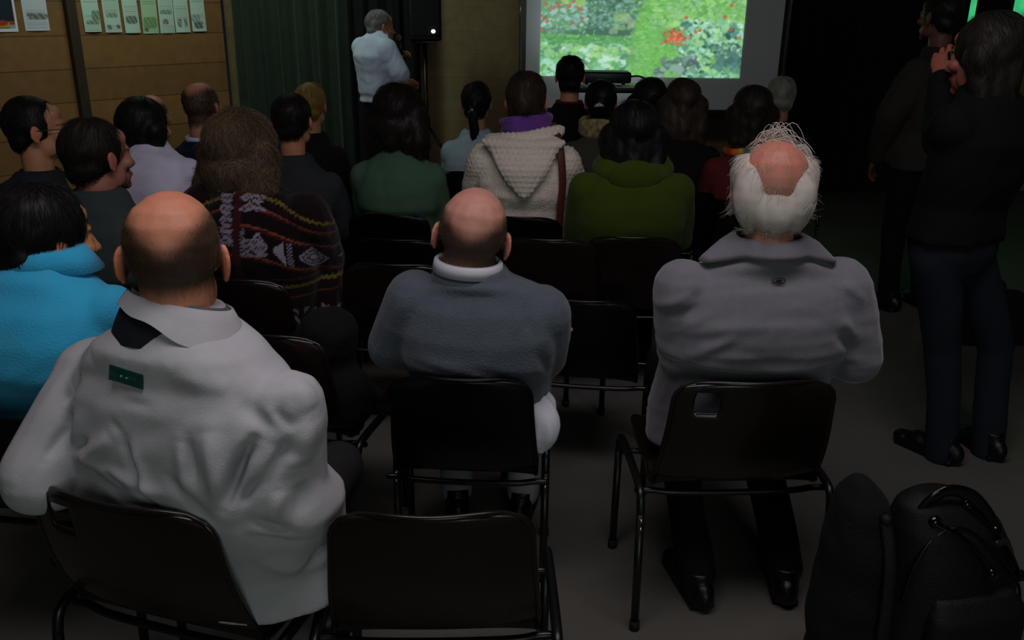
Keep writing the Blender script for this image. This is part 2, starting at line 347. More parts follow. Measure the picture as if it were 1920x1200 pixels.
    C = C*.96 + np.array(lin((170, 225, 190)))*.04; C = C*.87 + .13*C.mean(axis=2, keepdims=True); C *= (1 + .07*r.normal(size=C.shape[:2]))[..., None]
    for ax in (0, 1): C = .17*np.roll(C, 1, ax) + .66*C + .17*np.roll(C, -1, ax)
    for u, v in [(295, 62), (288, 65), (340, 38), (352, 60), (370, 75), (268, 40), (350, 18)]: blob(u, v, 4, 3.5, (205, 100, 62), .8)
    return C
nx, nz = 340, 255; C = garden(nx, nz); X, Z = np.meshgrid(np.linspace(px0, px1, nx), np.linspace(pz0, pz0+ph, nz))
m = bpy.data.materials.new('projected_picture'); m.use_nodes = True; nt = m.node_tree; b = nt.nodes['Principled BSDF']; a = nt.nodes.new('ShaderNodeAttribute'); a.attribute_name = 'col'
b.inputs['Base Color'].default_value = (.03, .03, .03, 1); b.inputs['Roughness'].default_value = .9; b.inputs['Specular IOR Level'].default_value = 0
nt.links.new(a.outputs['Color'], b.inputs['Emission Color']); b.inputs['Emission Strength'].default_value = .82
P = np.stack([X, np.full_like(X, .004), Z], -1)
obj('projected_picture', Geo().grid(P), m, scr, cols=C.reshape(-1, 3), label='bright green garden picture with red flowers')
for sx in (-1, 1):
    obj('screen_edge', Geo().box((sx*(W2+.012), .012, (sz0+sz1)/2), (.03, .014, sz1-sz0+.04)), M_BLK, scr, smooth=False)
    obj('edge_pole', Geo().tube([(sx*(W2+.045), -.005, sz0-.1), (sx*(W2+.045), -.005, sz1)], .007), M_CHROME, scr, label='thin chrome pole')
obj('screen_case', Geo().box((0, .02, sz0-.03), (2*W2+.1, .07, .06), bev=.015), M_BLK, scr)
obj('top_bar', Geo().box((0, .02, sz1+.02), (2*W2+.06, .04, .04), bev=.008), M_BLK, scr)
obj('stand_pole', Geo().tube([(0, .09, .06), (0, .09, sz1+.02)], .016), M_BLK, scr)
for k in range(3):
    a_ = PI/2 + k*2*PI/3; obj('leg', Geo().tube([(0, .09, .55), (.42*math.cos(a_), .09+.42*math.sin(a_), .012)], .012), M_BLK, scr)

# ------------------------------------------------------------------ loudspeaker, projector table
SPX, SPY = at(797, 100, 7.55)[0], 7.55
t = thing('speaker_stand', 'black tripod stand under the loudspeaker by the block wall', 'stand', (SPX, SPY, 0))
spz0 = at(797, 76, SPY)[2]
obj('pole', Geo().tube([(0, 0, .12), (0, 0, spz0)], .018), M_BLK, t); obj('collar', Geo().tube([(0, 0, .62), (0, 0, .7)], .03, balls=False), M_BLK, t)
obj('support_plate', Geo().box((0, 0, spz0-.01), (.2, .2, .018), bev=.004), M_BLK, t)
for k in range(3):
    a_ = k*2*PI/3 + .5; obj('leg', Geo().tube([(0, 0, .66), (.42*math.cos(a_), .42*math.sin(a_), .014)], .013), M_BLK, t)
t = thing('loudspeaker', 'black box loudspeaker with a small glowing white spot on the tripod stand', 'loudspeaker', (SPX, SPY, spz0+.001), .15)
M_GRILLE = mat('speaker_grille', (13, 13, 14), rough=.7, bump=.6, bscale=220, kind='voronoi')
obj('cabinet', Geo().box((0, 0, .19), (.26, .26, .38), bev=.02), mat('speaker_cabinet', (15, 15, 16), rough=.6, bump=.3, bscale=200), t)
obj('grille', Geo().box((0, -.133, .2), (.22, .012, .32), bev=.005), M_GRILLE, t)
obj('bright_spot', Geo().ell((.062, -.142, .075), (.017, .006, .015)), mat('white_glowing_spot', (235, 245, 255), emit=2.5, var=0), t, label='small bright white light')  # small self-glowing white spot set low on the grille

PTX, PTY = at(1142, 150, 5.9)[0], 5.9; ptz = at(1142, 160, 5.9)[2]
t = thing('projector_table', 'black projector table in front of the screen', 'table', (PTX, PTY, 0))
obj('tabletop', Geo().box((0, 0, ptz-.015), (.5, .42, .03), bev=.006), M_BLK, t)
obj('shelf', Geo().box((0, 0, .3), (.46, .38, .02), bev=.004), M_BLK, t)
for a_ in (-1, 1):
    for b_ in (-1, 1): obj('leg', Geo().tube([(a_*.22, b_*.18, .008), (a_*.22, b_*.18, ptz-.03)], .014), M_BLK, t)
tag(obj('paper', Geo().box((PTX-.06, PTY-.1, ptz+.004), (.24, .2, .004), rot(rz=.2)).box((PTX+.12, PTY-.12, ptz+.004), (.16, .14, .004), rot(rz=-.3)), mat('white_paper', (235, 238, 240), rough=.7), smooth=False), 'loose white papers lying on the projector table', 'paper')
t = thing('projector', 'dark flat projector on the table in front of the screen', 'projector', (PTX-.02, PTY+.04, ptz+.0005), 0)
obj('housing', Geo().box((0, .02, .05), (.32, .2, .07), bev=.015), mat('projector_housing', (20, 20, 22), rough=.4), t)
obj('lens', Geo().tube([(.06, .11, .055), (.06, .16, .055)], .028, balls=False), M_BLK, t)
for a_ in (-.12, .12): obj('foot', Geo().tube([(a_, .02, 0), (a_, .02, .02)], .012, balls=False), M_BLK, t)
p = smooth_path([(PTX+.1, PTY-.02, ptz+.05), (PTX+.2, PTY-.05, ptz+.06), (PTX+.3, PTY-.06, ptz-.02), (PTX+.27, PTY-.04, ptz-.2), (PTX+.3, PTY, .25), (PTX+.34, PTY+.1, .012)], 40)
tag(obj('cable', Geo().tube(p, .006, 8), M_BLK), 'thin black cable hanging over the right edge of the projector table', 'cable')

# ------------------------------------------------------------------ chairs
M_BROWN = mat('brown_plastic', (27, 20, 14), rough=.27, bump=.04, bscale=260, var=.08, spec=.45, coat=.12)
M_BLACKP = mat('black_plastic', (8, 8, 8), rough=.32, bump=.04, bscale=260, var=.08, spec=.3)
def chair_shell(h, bz, wt, wb, hole, lean):
    prof = smooth_path([(0, h), (.03+lean*.3, h-(h-bz)*.45), (.075+lean*.2, bz+.07), (.115, bz+.012), (.19, bz-.004), (.33, bz), (.44, bz+.02), (.485, bz+.008)], 60)
    s = np.r_[0, np.cumsum(np.linalg.norm(np.diff(prof, axis=0), axis=1))]; nt = 41; T = np.linspace(-1, 1, nt); P = np.zeros((60, nt, 3)); Lb = h - bz
    for i in range(60):
        k = min(s[i]/Lb, 1); w = wt + (wb-wt)*sm(k, 0, 1)
        if s[i] > s[-1]-.06: w -= .02*((s[i]-s[-1]+.06)/.06)**2
        r = .05
        if s[i] < r: w = w - r + math.sqrt(max(r*r - (r-s[i])**2, 0)) + .0
        cup = .035*(1 - .35*k) if s[i] < Lb*1.1 else .012
        tt = T
        if s[i] < r*.6 and i == 0: w = w
        P[i, :, 0] = tt*max(w, wt-r); dy = cup*tt**2; P[i, :, 1] = prof[i, 0] + dy*(1 if k < 1 else .3)
        P[i, :, 2] = prof[i, 1] - .012*tt**4*(1-k) - (.02*abs(tt)**3 if s[i] > Lb*1.0 and s[i] < Lb*1.35 else 0) + (.012*tt**2 if k >= 1 else 0)
    th = .0055; Tn = np.gradient(P, axis=0); Tu = np.gradient(P, axis=1); nn = np.cross(Tu, Tn); nn /= np.linalg.norm(nn, axis=2)[..., None] + 1e-9
    A, B = P + nn*th/2, P - nn*th/2; g = Geo(); idx = lambda k, i, j: k*60*nt + i*nt + j; f = []
    solid = np.ones((59, nt-1), bool)
    if hole: solid[2:5, 5:11] = False
    for i in range(59):
        for j in range(nt-1):
            if not solid[i, j]: continue
            f.append((idx(0, i, j), idx(0, i, j+1), idx(0, i+1, j+1), idx(0, i+1, j))); f.append((idx(1, i, j), idx(1, i+1, j), idx(1, i+1, j+1), idx(1, i, j+1)))
            for (di, dj, a, b) in ((-1, 0, (i, j), (i, j+1)), (1, 0, (i+1, j+1), (i+1, j)), (0, -1, (i+1, j), (i, j)), (0, 1, (i, j+1), (i+1, j+1))):
                ii, jj = i+di, j+dj
                if ii < 0 or jj < 0 or ii >= 59 or jj >= nt-1 or not solid[ii, jj]:
                    f.append((idx(0, *a), idx(1, *a), idx(1, *b), idx(0, *b)))
    g.add(np.vstack([A.reshape(-1, 3), B.reshape(-1, 3)]), f)
    rim = [P[0, j] for j in range(nt)] + [P[i, -1] for i in range(1, 60)] + [P[59, j] for j in range(nt-2, -1, -1)] + [P[i, 0] for i in range(58, 0, -1)]
    g.tube(rim, .006, 8, closed=True)
    return g
def make_chair(m, h=.76, bz=.42, wt=.185, wb=.205, hole=False, ry=.06, fy=.44, lx=.245, lean=.0):
    t = thing('stacking_chair', '-', 'chair')
    obj('seat_shell', chair_shell(h, bz, wt, wb, hole, lean), m, t)
    for sx in (-1, 1):
        x = sx*lx; zt = bz - .005
        rail = smooth_path([(x, ry+.02, zt-.06), (x, ry+.035, zt-.015), (x, ry+.075, zt), (x, (ry+fy)/2, zt+.004), (x, fy-.06, zt), (x, fy-.02, zt-.015), (x, fy-.005, zt-.06)], 26)
        obj('side_rail', Geo().tube(rail, .0115, 10), M_BLK, t)
        lr = obj('leg', Geo().tube([(x, ry+.02, zt-.06), (x, ry, .012)], .0115, 10), M_BLK, t)
        lf = obj('leg', Geo().tube([(x, fy-.005, zt-.06), (x, fy+.01, .012)], .0115, 10), M_BLK, t)
        obj('foot_cap', Geo().tube([(x, ry, .0), (x, ry, .028)], .0145, 10, balls=False), M_BLKR, lr); obj('foot_cap', Geo().tube([(x, fy+.01, 0), (x, fy+.01, .028)], .0145, 10, balls=False), M_BLKR, lf)
        for dz in (.075, .1): obj('rivet', Geo().ell((x, ry+.006, zt-dz), (.006, .005, .006), n=8), M_CHROME, t, label='small chrome rivet')
    for y, nm in ((.14, 'crossbar'), (.36, 'crossbar')):
        a = smooth_path([(-lx, y, bz-.03), (-lx*.86, y, bz-.03), (-lx*.62, y-.01, bz-.032), (0, y-.012, bz-.034), (lx*.62, y-.01, bz-.032), (lx*.86, y, bz-.03), (lx, y, bz-.03)], 24)
        obj(nm, Geo().tube(a, .009, 8), M_BLK, t)
    return t
M_BLKR = mat('black_rubber', (12, 12, 12), rough=.8)
_proto = {}
def chair(kind, x, y, yaw, label, group=None):
    """a chair whose back-top centre stands over (x, y); the first of a kind is built, later ones are copies"""
    if kind not in _proto:
        _proto[kind] = None
        K = dict(brown=dict(m=M_BROWN), brown_holed=dict(m=M_BROWN, hole=True, wt=.202, wb=.218, lx=.255), black=dict(m=M_BLACKP, h=.72, bz=.40, wt=.182, wb=.2), black_low=dict(m=M_BLACKP, h=.745, bz=.42, wt=.175, wb=.19, ry=.235, fy=.46, lx=.215))[kind]
        t = _proto[kind] = make_chair(**K)
    else: t = copy_tree(_proto[kind])
    t.location = (x, y, 0); t.rotation_euler = (0, 0, yaw); tag(t, label, 'chair', group or 'chairs set out in rows facing the screen')
    return t

# ------------------------------------------------------------------ people
def hand_geo(curl):
    g = Geo(); g.loft([(0, 0, 0, .026, .019), (0, 0, .03, .034, .019), (0, 0, .065, .042, .016), (-.001, 0, .09, .041, .013), (-.001, 0, .097, .034, .009)], 20)
    g.xform(mat4([[1, 0, 0], [0, 0, 1], [0, -1, 0]], (0, 0, 0)))
    for x, y, L in ((-.0315, .088, .07), (-.0105, .093, .079), (.0105, .090, .073), (.0305, .081, .057)):
        p = V(x, y, 0); a = curl*.45; pts = [V(x*.8, y-.03, 0), p]
        for q in (.44, .31, .25):
            p = p + L*q*V(x*1.2, math.cos(a), -math.sin(a)); pts.append(p); a += curl
        g.limb(pts, [.0095, .0092, .0083, .0077, .0066], 10)
    g.limb([V(-.02, .022, -.004), V(-.042, .048, -.012), V(-.055, .072, -.02 - curl*.01), V(-.06+curl*.014, .094, -.026 - curl*.02)], [.015, .0125, .0095, .0075], 10)
    return remesh(g, .0036, 3)
_hands = {}
def hand(side, wrist, d, palm, curl=.35, s=1.0):
    """hand mesh at wrist pointing along d with its palm facing `palm`"""
    if curl not in _hands: _hands[curl] = hand_geo(curl)
    v, f = _hands[curl]; y = d/np.linalg.norm(d); z = -(palm - y*np.dot(palm, y)); z /= np.linalg.norm(z); x = np.cross(y, z)
    v = v.copy(); f = np.asarray(f)
    if side < 0: v[:, 0] *= -1; f = f[:, ::-1]
    return wrist + s*(v @ np.stack([x, y, z])), f
def head_geo(g, M):
    h = Geo(); E = h.ell
    E((0, -.008, .028), (.0765, .096, .090), n=24); E((0, -.03, .04), (.077, .072, .076)); E((0, .012, -.035), (.062, .076, .062))
    E((0, .05, -.066), (.046, .046, .046)); E((0, .082, -.098), (.02, .018, .018)); E((-.048, .022, -.062), (.016, .035, .034)); E((.048, .022, -.062), (.016, .035, .034))
    E((0, .074, .022), (.052, .022, .012)); E((0, .06, .055), (.052, .03, .032))
    h.limb([V(0, .09, .012), V(0, .106, -.022), V(0, .114, -.034)], [.008, .010, .011]); E((-.011, .1, -.038), (.009, .01, .007)); E((.011, .1, -.038), (.009, .01, .007))
    for s in (-1, 1):
        E((s*.045, .066, -.022), (.022, .024, .02)); E((s*.031, .0765, .001), (.0135, .012, .0095)); E((s*.032, .079, .0055), (.016, .01, .004))
    E((0, .094, -.0615), (.024, .013, .0045)); E((0, .092, -.0705), (.02, .013, .0055))
    h.limb([V(0, -.024, -.02), V(0, -.026, -.08), V(0, -.026, -.12)], [.058, .055, .056])
    for s in (-1, 1):
        R = rot(rz=s*.5); c = V(s*.0835, -.008, -.006)
        E(c, (.0062, .0165, .030), R); E(c + V(s*-.004, .012, -.002), (.009, .011, .018)); E(c + V(0, .006, -.028), (.006, .009, .009))
        pts = [c + R @ V(0, -.016*math.sin(a)+.002, .029*math.cos(a)) for a in np.linspace(-.7, 2.6, 12)]
        h.tube(pts, .0046, 8)
    h.xform(M); g.add(*h.data())
def strands(P, Nn, D, L, lift, r, R=.1, nseg=5, jit=.2, seed=1):
    rg = np.random.default_rng(seed); n = len(P); D = D + rg.normal(0, jit, (n, 3)); D = D - Nn*np.sum(D*Nn, 1)[:, None]; D /= np.linalg.norm(D, axis=1)[:, None] + 1e-9
    L = np.broadcast_to(L, (n,))*rg.uniform(.7, 1.3, n); W = np.cross(Nn, D); p = P - Nn*.002; V_, st = [], L/nseg; bend = rg.normal(0, .35, n)
    for k in range(nseg+1):
        rad = r*(1 - .75*k/nseg); a = np.arange(3)*2*PI/3
        V_.append(np.stack([p + rad*(math.cos(x)*W + math.sin(x)*Nn) for x in a], 1))
        ang = (k+.5)*st/R; d = D*np.cos(ang)[:, None] - Nn*np.sin(ang)[:, None] + Nn*lift*(1 - .5*k/nseg) + W*(bend*k/nseg*.6)[:, None]
        p = p + d/np.linalg.norm(d, axis=1)[:, None]*st[:, None]
    A = np.stack(V_, 1); K = (nseg+1)*3; base = (np.arange(n)*K)[:, None]; loc = np.array([(k*3+j, k*3+(j+1) % 3, k*3+3+(j+1) % 3, k*3+3+j) for k in range(nseg) for j in range(3)])
    f = (base[:, None, :] + loc[None]).reshape(-1, 4)
    return A.reshape(-1, 3), f
def join(*parts):
    vs, fs, n = [], [], 0
    for v, f in parts: vs.append(v); fs += [tuple(int(i)+n for i in q) for q in f]; n += len(v)
    return np.vstack(vs), fs
CAP = [((0, -.02, .034), (.0835, .098, .0955)), ((0, -.05, -.02), (.07, .058, .06))]
STY = {
 'short': (CAP, []),
 'thick': ([((0, -.022, .036), (.094, .106, .104)), ((0, -.055, -.025), (.08, .062, .07))], []),
 'bob': ([((0, -.02, .034), (.094, .104, .104))], [[(x, -.07 + .9*abs(x)*.6, .0), (x*1.05, -.08 + .55*abs(x), -.13)] for x in (-.075, -.04, 0, .04, .075)]),
 'long': ([((0, -.02, .034), (.09, .102, .1))], [[(x, -.068 + .5*abs(x), .0), (x*1.05, -.088 + .4*abs(x), -.12), (x*1.05, -.105 + .35*abs(x), -.25)] for x in (-.075, -.04, 0, .04, .075)]),
 'wavy': ([((0, -.02, .03), (.105, .112, .106)), ((.0, -.05, -.05), (.115, .085, .09))], [[(x, -.07 + .5*abs(x), .0), (x*1.25, -.085 + .4*abs(x), -.1), (x*1.2, -.08 + .3*abs(x), -.19)] for x in (-.085, -.045, 0, .045, .085)]),
 'pony': (CAP, [[(0, -.105, -.01), (0, -.13, -.04), (.005, -.135, -.12), (.0, -.135, -.19)]]),
 'updo': ([((0, -.02, .034), (.086, .1, .098)), ((0, -.06, -.02), (.072, .055, .062)), ((0, -.11, .0), (.04, .03, .045))], []),
}
M_SKIN = mat('skin', attr=True, rough=.5, bump=.08, bscale=160, var=.06, vscale=30, spec=.4)
M_HAIR = mat('hair', attr=True, rough=.55, var=.1, vscale=20, spec=.3)
M_SHOE = mat('shoe_leather', (7, 7, 7), rough=.4, bump=.15, bscale=90)
_shoe = {}
def shoe():
    if not _shoe:
        g = Geo().ell((0, -.03, .045), (.038, .06, .05)).ell((0, .08, .04), (.045, .075, .035)).ell((0, .15, .03), (.042, .05, .028)).ell((0, .02, .06), (.038, .06, .045)).ell((0, .085, .058), (.034, .05, .022))
        g.box((0, .06, .012), (.078, .24, .022), bev=.01).tube([(0, -.02, .06), (0, -.015, .11)], [.04, .042], balls=False)
        u = remesh(g, .006, 3); k = u[0][:, 2] < .004; u[0][k, 2] = 0.; _shoe['s'] = u
    return _shoe['s']
def place(vf, R, t):
    v, f = vf; return v @ np.asarray(R).T + t, f

class Person: pass
def person(label, top, Y, yaw=0., chair_kind=None, hs=1.0, hyaw=0., hpit=0., hrol=0., s=None, sw=.215, nb=None, shz=None, skin=(196, 138, 112), hair=('short', (30, 24, 20)), nstr=1500, rstr=.0011,
           topc=(40, 40, 44), topname=None, topmat=None, belly=0., legc=(16, 16, 18), vb=.0068, vt=.010, hy=.02, shy=-.045, fold=.005, foldfn=None, colfn=None, elbow=None, wrist=None, sleeve=1.0, short_sleeve=False,
           skinfn=None, ghost_chair=None, curl=.35, stand=None, hunch=0., group=None, hairfn=None, garment='jacket', topscale=(1, 1), legs=True, bulk=0., shrot=0., collar=True, feet=None, frizz=1., strlen=.05, ringmod=None, hx=0., shdz=0.):
    p = Person(); hd = at(top[0], top[1], Y); c, sn = math.cos(yaw), math.sin(yaw); Rw = V2 = np.array([[c, -sn, 0], [sn, c, 0], [0, 0, 1]])
    base = V(hd[0], hd[1], 0) - Rw @ V(hx, hy, 0); hz = hd[2]
    p.base, p.R, p.yaw = base, Rw, yaw
    p.loc = lambda w: (np.asarray(w, float) - base) @ Rw            # world -> the person's own frame
    p.root = root = thing('person', label, 'person', tuple(base), yaw, group)
    Rh = rot(hpit, hrol, hyaw); off = Rh @ V(0, -.008, .118)*hs; hc = V(hx, hy, hz) - off*V(1, 1, 1); p.hc, p.Rh = hc, Rh; M = mat4(Rh, hc, hs); p.M = M
    nbz = nb if nb is not None else hc[2] - .155*hs; sz = shz if shz is not None else nbz - .055; p.nbz, p.sz = nbz, sz
    if stand is None: s = s if s is not None else min(max(hz - .86, .40), .47)
    else: s = stand                                                  # crotch height
    p.s = s; nbp = V(hc[0]*.75, hc[1]*.65 + (shy+.03)*.35 - .012, nbz); p.nbp = nbp
    Rs = rot(rz=shrot)
    SH = [Rs @ V(k*(sw-.070), shy, 0) + V(0, 0, sz-.062-k*shdz) for k in (-1, 1)]
    EL = elbow or [V(k*(sw-.045), shy+.10, sz-.29) for k in (-1, 1)]
    WR = wrist or [V(k*.075, .27, s+.20) for k in (-1, 1)]
    EL = [np.asarray(e, float) for e in EL]; WR = [np.asarray(e, float) for e in WR]; p.EL, p.WR, p.SH = EL, WR, SH
    # body: one continuous skin surface, hands meshed finely on the wrists
    g = Geo(); head_geo(g, M); nk = (M @ np.r_[0, -.018, -.06, 1])[:3]
    g.limb([nk, (nk+nbp)/2 + V(0, -.004, 0), nbp - V(0, 0, .03)], [.056*hs, .055*hs, .056]); g.limb([nbp - V(0, -.012, .03), V(0, shy+.035, sz-.12), V(0, .03, s+.14)], [.048, .075, .085])
    for k in (0, 1): g.limb([nbp - V(0, 0, .06), SH[k]], [.045, .04]); g.limb([SH[k], EL[k], WR[k]], [.043, .036, .026])
    if stand is None:
        KN = [V(k*.11, .385, s+.045) for k in (-1, 1)]; AN = [V(k*.11, .30, .09) for k in (-1, 1)]; HP_ = [V(k*.085, .0, s+.085) for k in (-1, 1)]
        if feet: KN = [np.asarray(q[0], float) for q in feet]; AN = [np.asarray(q[1], float) for q in feet]
    else:
        HP_ = [V(k*.085, 0, s+.06) for k in (-1, 1)]; KN = [V(k*.095, .02, s*.56) for k in (-1, 1)]; AN = [V(k*.11, -.03 + (k == 1)*-.05, .09) for k in (-1, 1)]
        if feet: KN = [np.asarray(q[0], float) for q in feet]; AN = [np.asarray(q[1], float) for q in feet]
    p.KN, p.AN = KN, AN
    g.ell((0, 0, s+.10), (.13, .10, .09))
    for k in (0, 1): g.limb([HP_[k], KN[k], AN[k], AN[k] - V(0, 0, .045)], [.065, .046, .034, .034]); g.limb([AN[k] - V(0, 0, .05), AN[k] + V(0, .12, -.058)], [.03, .024])
    bv, bf = remesh(g, vb, 4)
    hv, hf = zip(*[hand(k, WR[i] + (WR[i]-EL[i])/np.linalg.norm(WR[i]-EL[i])*.0, (WR[i]-EL[i]) if stand is None else (WR[i]-EL[i]), V(-k*.45, -.1, -1.), curl, hs) for i, k in enumerate((-1, 1))])
    lv = (bv - hc) @ Rh/hs                                          # body in head coordinates
    r1 = lin(skin); colr = np.tile(r1, (len(bv), 1)); hd_m = sm(lv[:, 2], -.16, -.14)
    red = np.array(r1)*V(1.12, .82, .75); ear = sm(abs(lv[:, 0]), .078, .086)*(abs(lv[:, 2]) < .06)*(abs(lv[:, 1]) < .05); colr = colr*(1-ear[:, None]*.8) + red*ear[:, None]*.8
    fr = lv[:, 1] > .06
    def dab(cx, cz, rx, rz, rgb, k=.9):
        w = (k*fr*sm(-(((abs(lv[:, 0])-cx)/rx)**2 + ((lv[:, 2]-cz)/rz)**2), -1.3, -.6))[:, None]; colr[:] = colr*(1-w) + np.array(lin(rgb))*w
    dab(.031, .001, .011, .0055, (225, 222, 215)); dab(.031, .001, .005, .0055, (40, 30, 24)); dab(.033, .019, .02, .005, [x*.5 for x in hair[1]] if hair else (90, 80, 70), .7); dab(0, -.066, .024, .009, (168, 92, 84), .7)
    if skinfn: colr = skinfn(lv, colr)
    hcols = np.tile(np.array(r1)*V(1, .95, .92), (sum(len(x) for x in hv), 1))
    p.body = obj('body', join((bv, bf), *zip(hv, hf)), M_SKIN, root, cols=np.vstack([colr, hcols]))
    # hair
    if hair and hair[0] in STY:
        st, hcol = hair[0], np.array(lin(hair[1])); E, T = STY[st]; g = Geo()
        for cc, rr in E: g.ell(cc, rr, n=20)
        for pts in T: g.limb([V(*q) for q in pts], [.05]*(len(pts)-1) + [.028] if st != 'pony' else [.024, .026, .03, .014])
        g.xform(M); mv, mf = remesh(g, .0085, 5); mn = normals(mv, mf); mv = mv + mn*(.004*vn(mv, 40, 3))[:, None]
        ii = RNG.integers(0, len(mv), nstr); rl = (mv[ii] - hc) @ Rh/hs; fl = V(0, -.25, -1) @ Rh.T*.5 + V(0, 0, -.5); D = np.tile(fl, (nstr, 1)) + .5*np.stack([vn(mv[ii], 9, 1), vn(mv[ii], 9, 2), 0*ii], 1)*.6
        top_ = (rl[:, 2] > .08)[:, None]; D = D + top_*((rl*V(1.0, 1.2, 0)) @ Rh.T)*8
        sv, sf = strands(mv[ii], mn[ii], D, strlen, .16*frizz, rstr, .11, 5, .2*frizz, seed=len(label)); cs = hcol*RNG.uniform(.65, 1.5, (nstr, 1)); cs = np.repeat(cs, 18, 0)
        p.hair = obj('hair', join((mv, mf), (sv, sf)), M_HAIR, root, cols=np.vstack([np.tile(hcol, (len(mv), 1)), cs]))
    if hairfn: hairfn(p, bv, bf, lv)
    # upper garment
    bk = bulk; ysh = shy
    if stand is None:
        rings = [(0, .0, s+.015, .175+bk+belly*.4, .125+bk*.6+belly*.5), (0, .0+belly*.7, s+.11, .172+bk+belly*.5, .128+bk*.6+belly), (0, ysh*.45+belly*.4-hunch*.4, s+.26, max(.16, sw*.76)+bk+belly*.4, .125+bk*.6+belly*.8),
                 (0, ysh-.01-hunch, sz-.20, sw*.83+bk*.6, .125+bk*.5), (0, ysh-.012-hunch, sz-.12, sw*.85+bk*.4, .122+bk*.4), (0, ysh-.006-hunch*.6, sz-.05, sw*.80, .108+bk*.3), (0, ysh+.004, sz-.005, sw*.68, .09+bk*.2), (nbp[0]*.5, (ysh+nbp[1])/2-.008, (sz+nbz)/2, sw*.46, .093), (nbp[0], nbp[1]-.006, nbz-.012, .096, .092), (nbp[0], nbp[1]-.004, nbz+.012, .082, .080)]
    else:
        rings = [(0, .0, s+.02, .165+bk, .115+bk*.7), (0, .0, s+.1, .168+bk+belly*.4, .118+bk*.6+belly*.6), (0, .0, s+.22, .152+bk+belly*.4, .11+bk*.6+belly*.8), (0, ysh*.6, sz-.24, sw*.78+bk*.7, .115+bk*.5), (0, ysh-.008, sz-.11, sw*.84+bk*.4, .118+bk*.4), (0, ysh-.004, sz-.03, sw*.79, .1), (0, ysh+.004, sz+.022, sw*.6, .083), (nbp[0], nbp[1]-.004, nbz-.012, .09, .08), (nbp[0], nbp[1], nbz+.01, .076, .072)]
    rings = [tuple(r) for r in rings]
    if ringmod: rings = ringmod(rings)
    if shrot: rings = [((Rs @ V(x, y, 0))[0], (Rs @ V(x, y, 0))[1], z, rx, ry) for x, y, z, rx, ry in rings]
    g = Geo().loft(rings)
    for k in (0, 1):
        e, w = EL[k], WR[k]
        if short_sleeve: e2 = SH[k] + (e - SH[k])*.74; g.limb([SH[k], (SH[k]+e2)/2, e2], [.07*sleeve+bk*.3, .066*sleeve+bk*.3, .066*sleeve+bk*.4])
        else: g.limb([SH[k], (SH[k]*.5+e*.5), e, (e+w)/2, w], [.068*sleeve+bk*.3, .064*sleeve+bk*.4, .056*sleeve+bk*.4, .05*sleeve+bk*.4, .042*sleeve+bk*.3])
    tv, tf = remesh(g, vt, max(6, int(.05/vt)), .55); tn = normals(tv, tf)
    d = fold*vn(tv*V(1, 1, .55), 13, len(label)) + fold*.45*vn(tv, 34, len(label)+1)
    if foldfn: d = d + foldfn(p, tv, tn)
    tv = tv + tn*d[:, None]
    cols = colfn(p, tv, tn) if colfn else None
    tm = topmat or mat(topname or ('cloth_%d_%d_%d' % tuple(topc)), topc, rough=.9, bump=.25, bscale=220, var=.08, spec=.2)
    p.top = obj(garment, (tv, tf), tm, root, cols=cols); p.tv, p.tn = tv, tn
    if collar:
        ring_strip('collar', p, [(-.028, .086, .08), (.0, .076, .072), (.016, .071, .067)], tm if cols is None else mat('collar_%s' % garment, topc, rough=.9), p.top)
    # trousers, shoes
    lm = mat('trousers_%d_%d_%d' % tuple(legc), legc, rough=.92, bump=.2, bscale=240, var=.1, spec=.2)
    g = Geo()
    if stand is None:
        g.ell((0, .03, s+.095), (.155, .105, .10))
        for k in (0, 1): g.limb([HP_[k], KN[k], (KN[k]+AN[k])/2, AN[k] + V(0, 0, .0)], [.086, .068, .06, .055])
    else:
        g.loft([(0, .0, s-.02, .13, .095), (0, 0, s+.05, .163, .115), (0, 0, s+.14, .158, .112), (0, 0, s+.2, .14, .1)])
        for k in (0, 1): g.limb([HP_[k]*V(1.0, 1, 1) - V(0, 0, .03), (HP_[k]+KN[k])/2, KN[k], (KN[k]+AN[k])/2, AN[k] - V(0, 0, .03)], [.086, .078, .064, .06, .058])
    lv_, lf_ = remesh(g, .012, 5); ln = normals(lv_, lf_); lv_ = lv_ + ln*(.004*vn(lv_*V(1, 1, .7), 16, 5))[:, None]
    p.trousers = obj('trousers', (lv_, lf_), lm, root)
    for k in (0, 1):
        fd = rot(rz=(k*2-1)*-.16); obj('shoe', place(shoe(), fd, V(AN[k][0], AN[k][1]+.0, 0)), M_SHOE, root)
    if chair_kind:
        b = base + Rw @ V(0, -.29, 0); p.chair = chair(chair_kind, b[0], b[1], yaw, ghost_chair or '-')
    return p

def ring_strip(name, p, rows, m, parent, phi=(-PI, PI), n=64, th=.005, c=None, R=None, fn=None, label=None, cols=None):
    """band of cloth round the neck: rows of (dz, rx, ry); phi = 0 is the nape"""
    c = p.nbp if c is None else np.asarray(c, float); ph = np.linspace(phi[0], phi[1], n); A, B = [], []
    for i, (dz, rx, ry) in enumerate(rows):
        a = np.stack([rx*np.sin(ph), -ry*np.cos(ph), np.full(n, dz)], -1); b = np.stack([(rx-th)*np.sin(ph), -(ry-th)*np.cos(ph), np.full(n, dz)], -1)
        if fn: o = fn(ph, i/(len(rows)-1)); a = a + o; b = b + o
        A.append(a); B.append(b)
    P = np.array(A + B[::-1] + [A[0]])
    if R is not None: P = P @ np.asarray(R).T
    g = Geo().grid(P + c)
    k, nn_ = len(P), n
    for e in (0, n-1): g.add((P + c)[:-1, e], [tuple(range(k-1)) if e else tuple(range(k-1))[::-1]])
    return obj(name, g, m, parent, label=label)
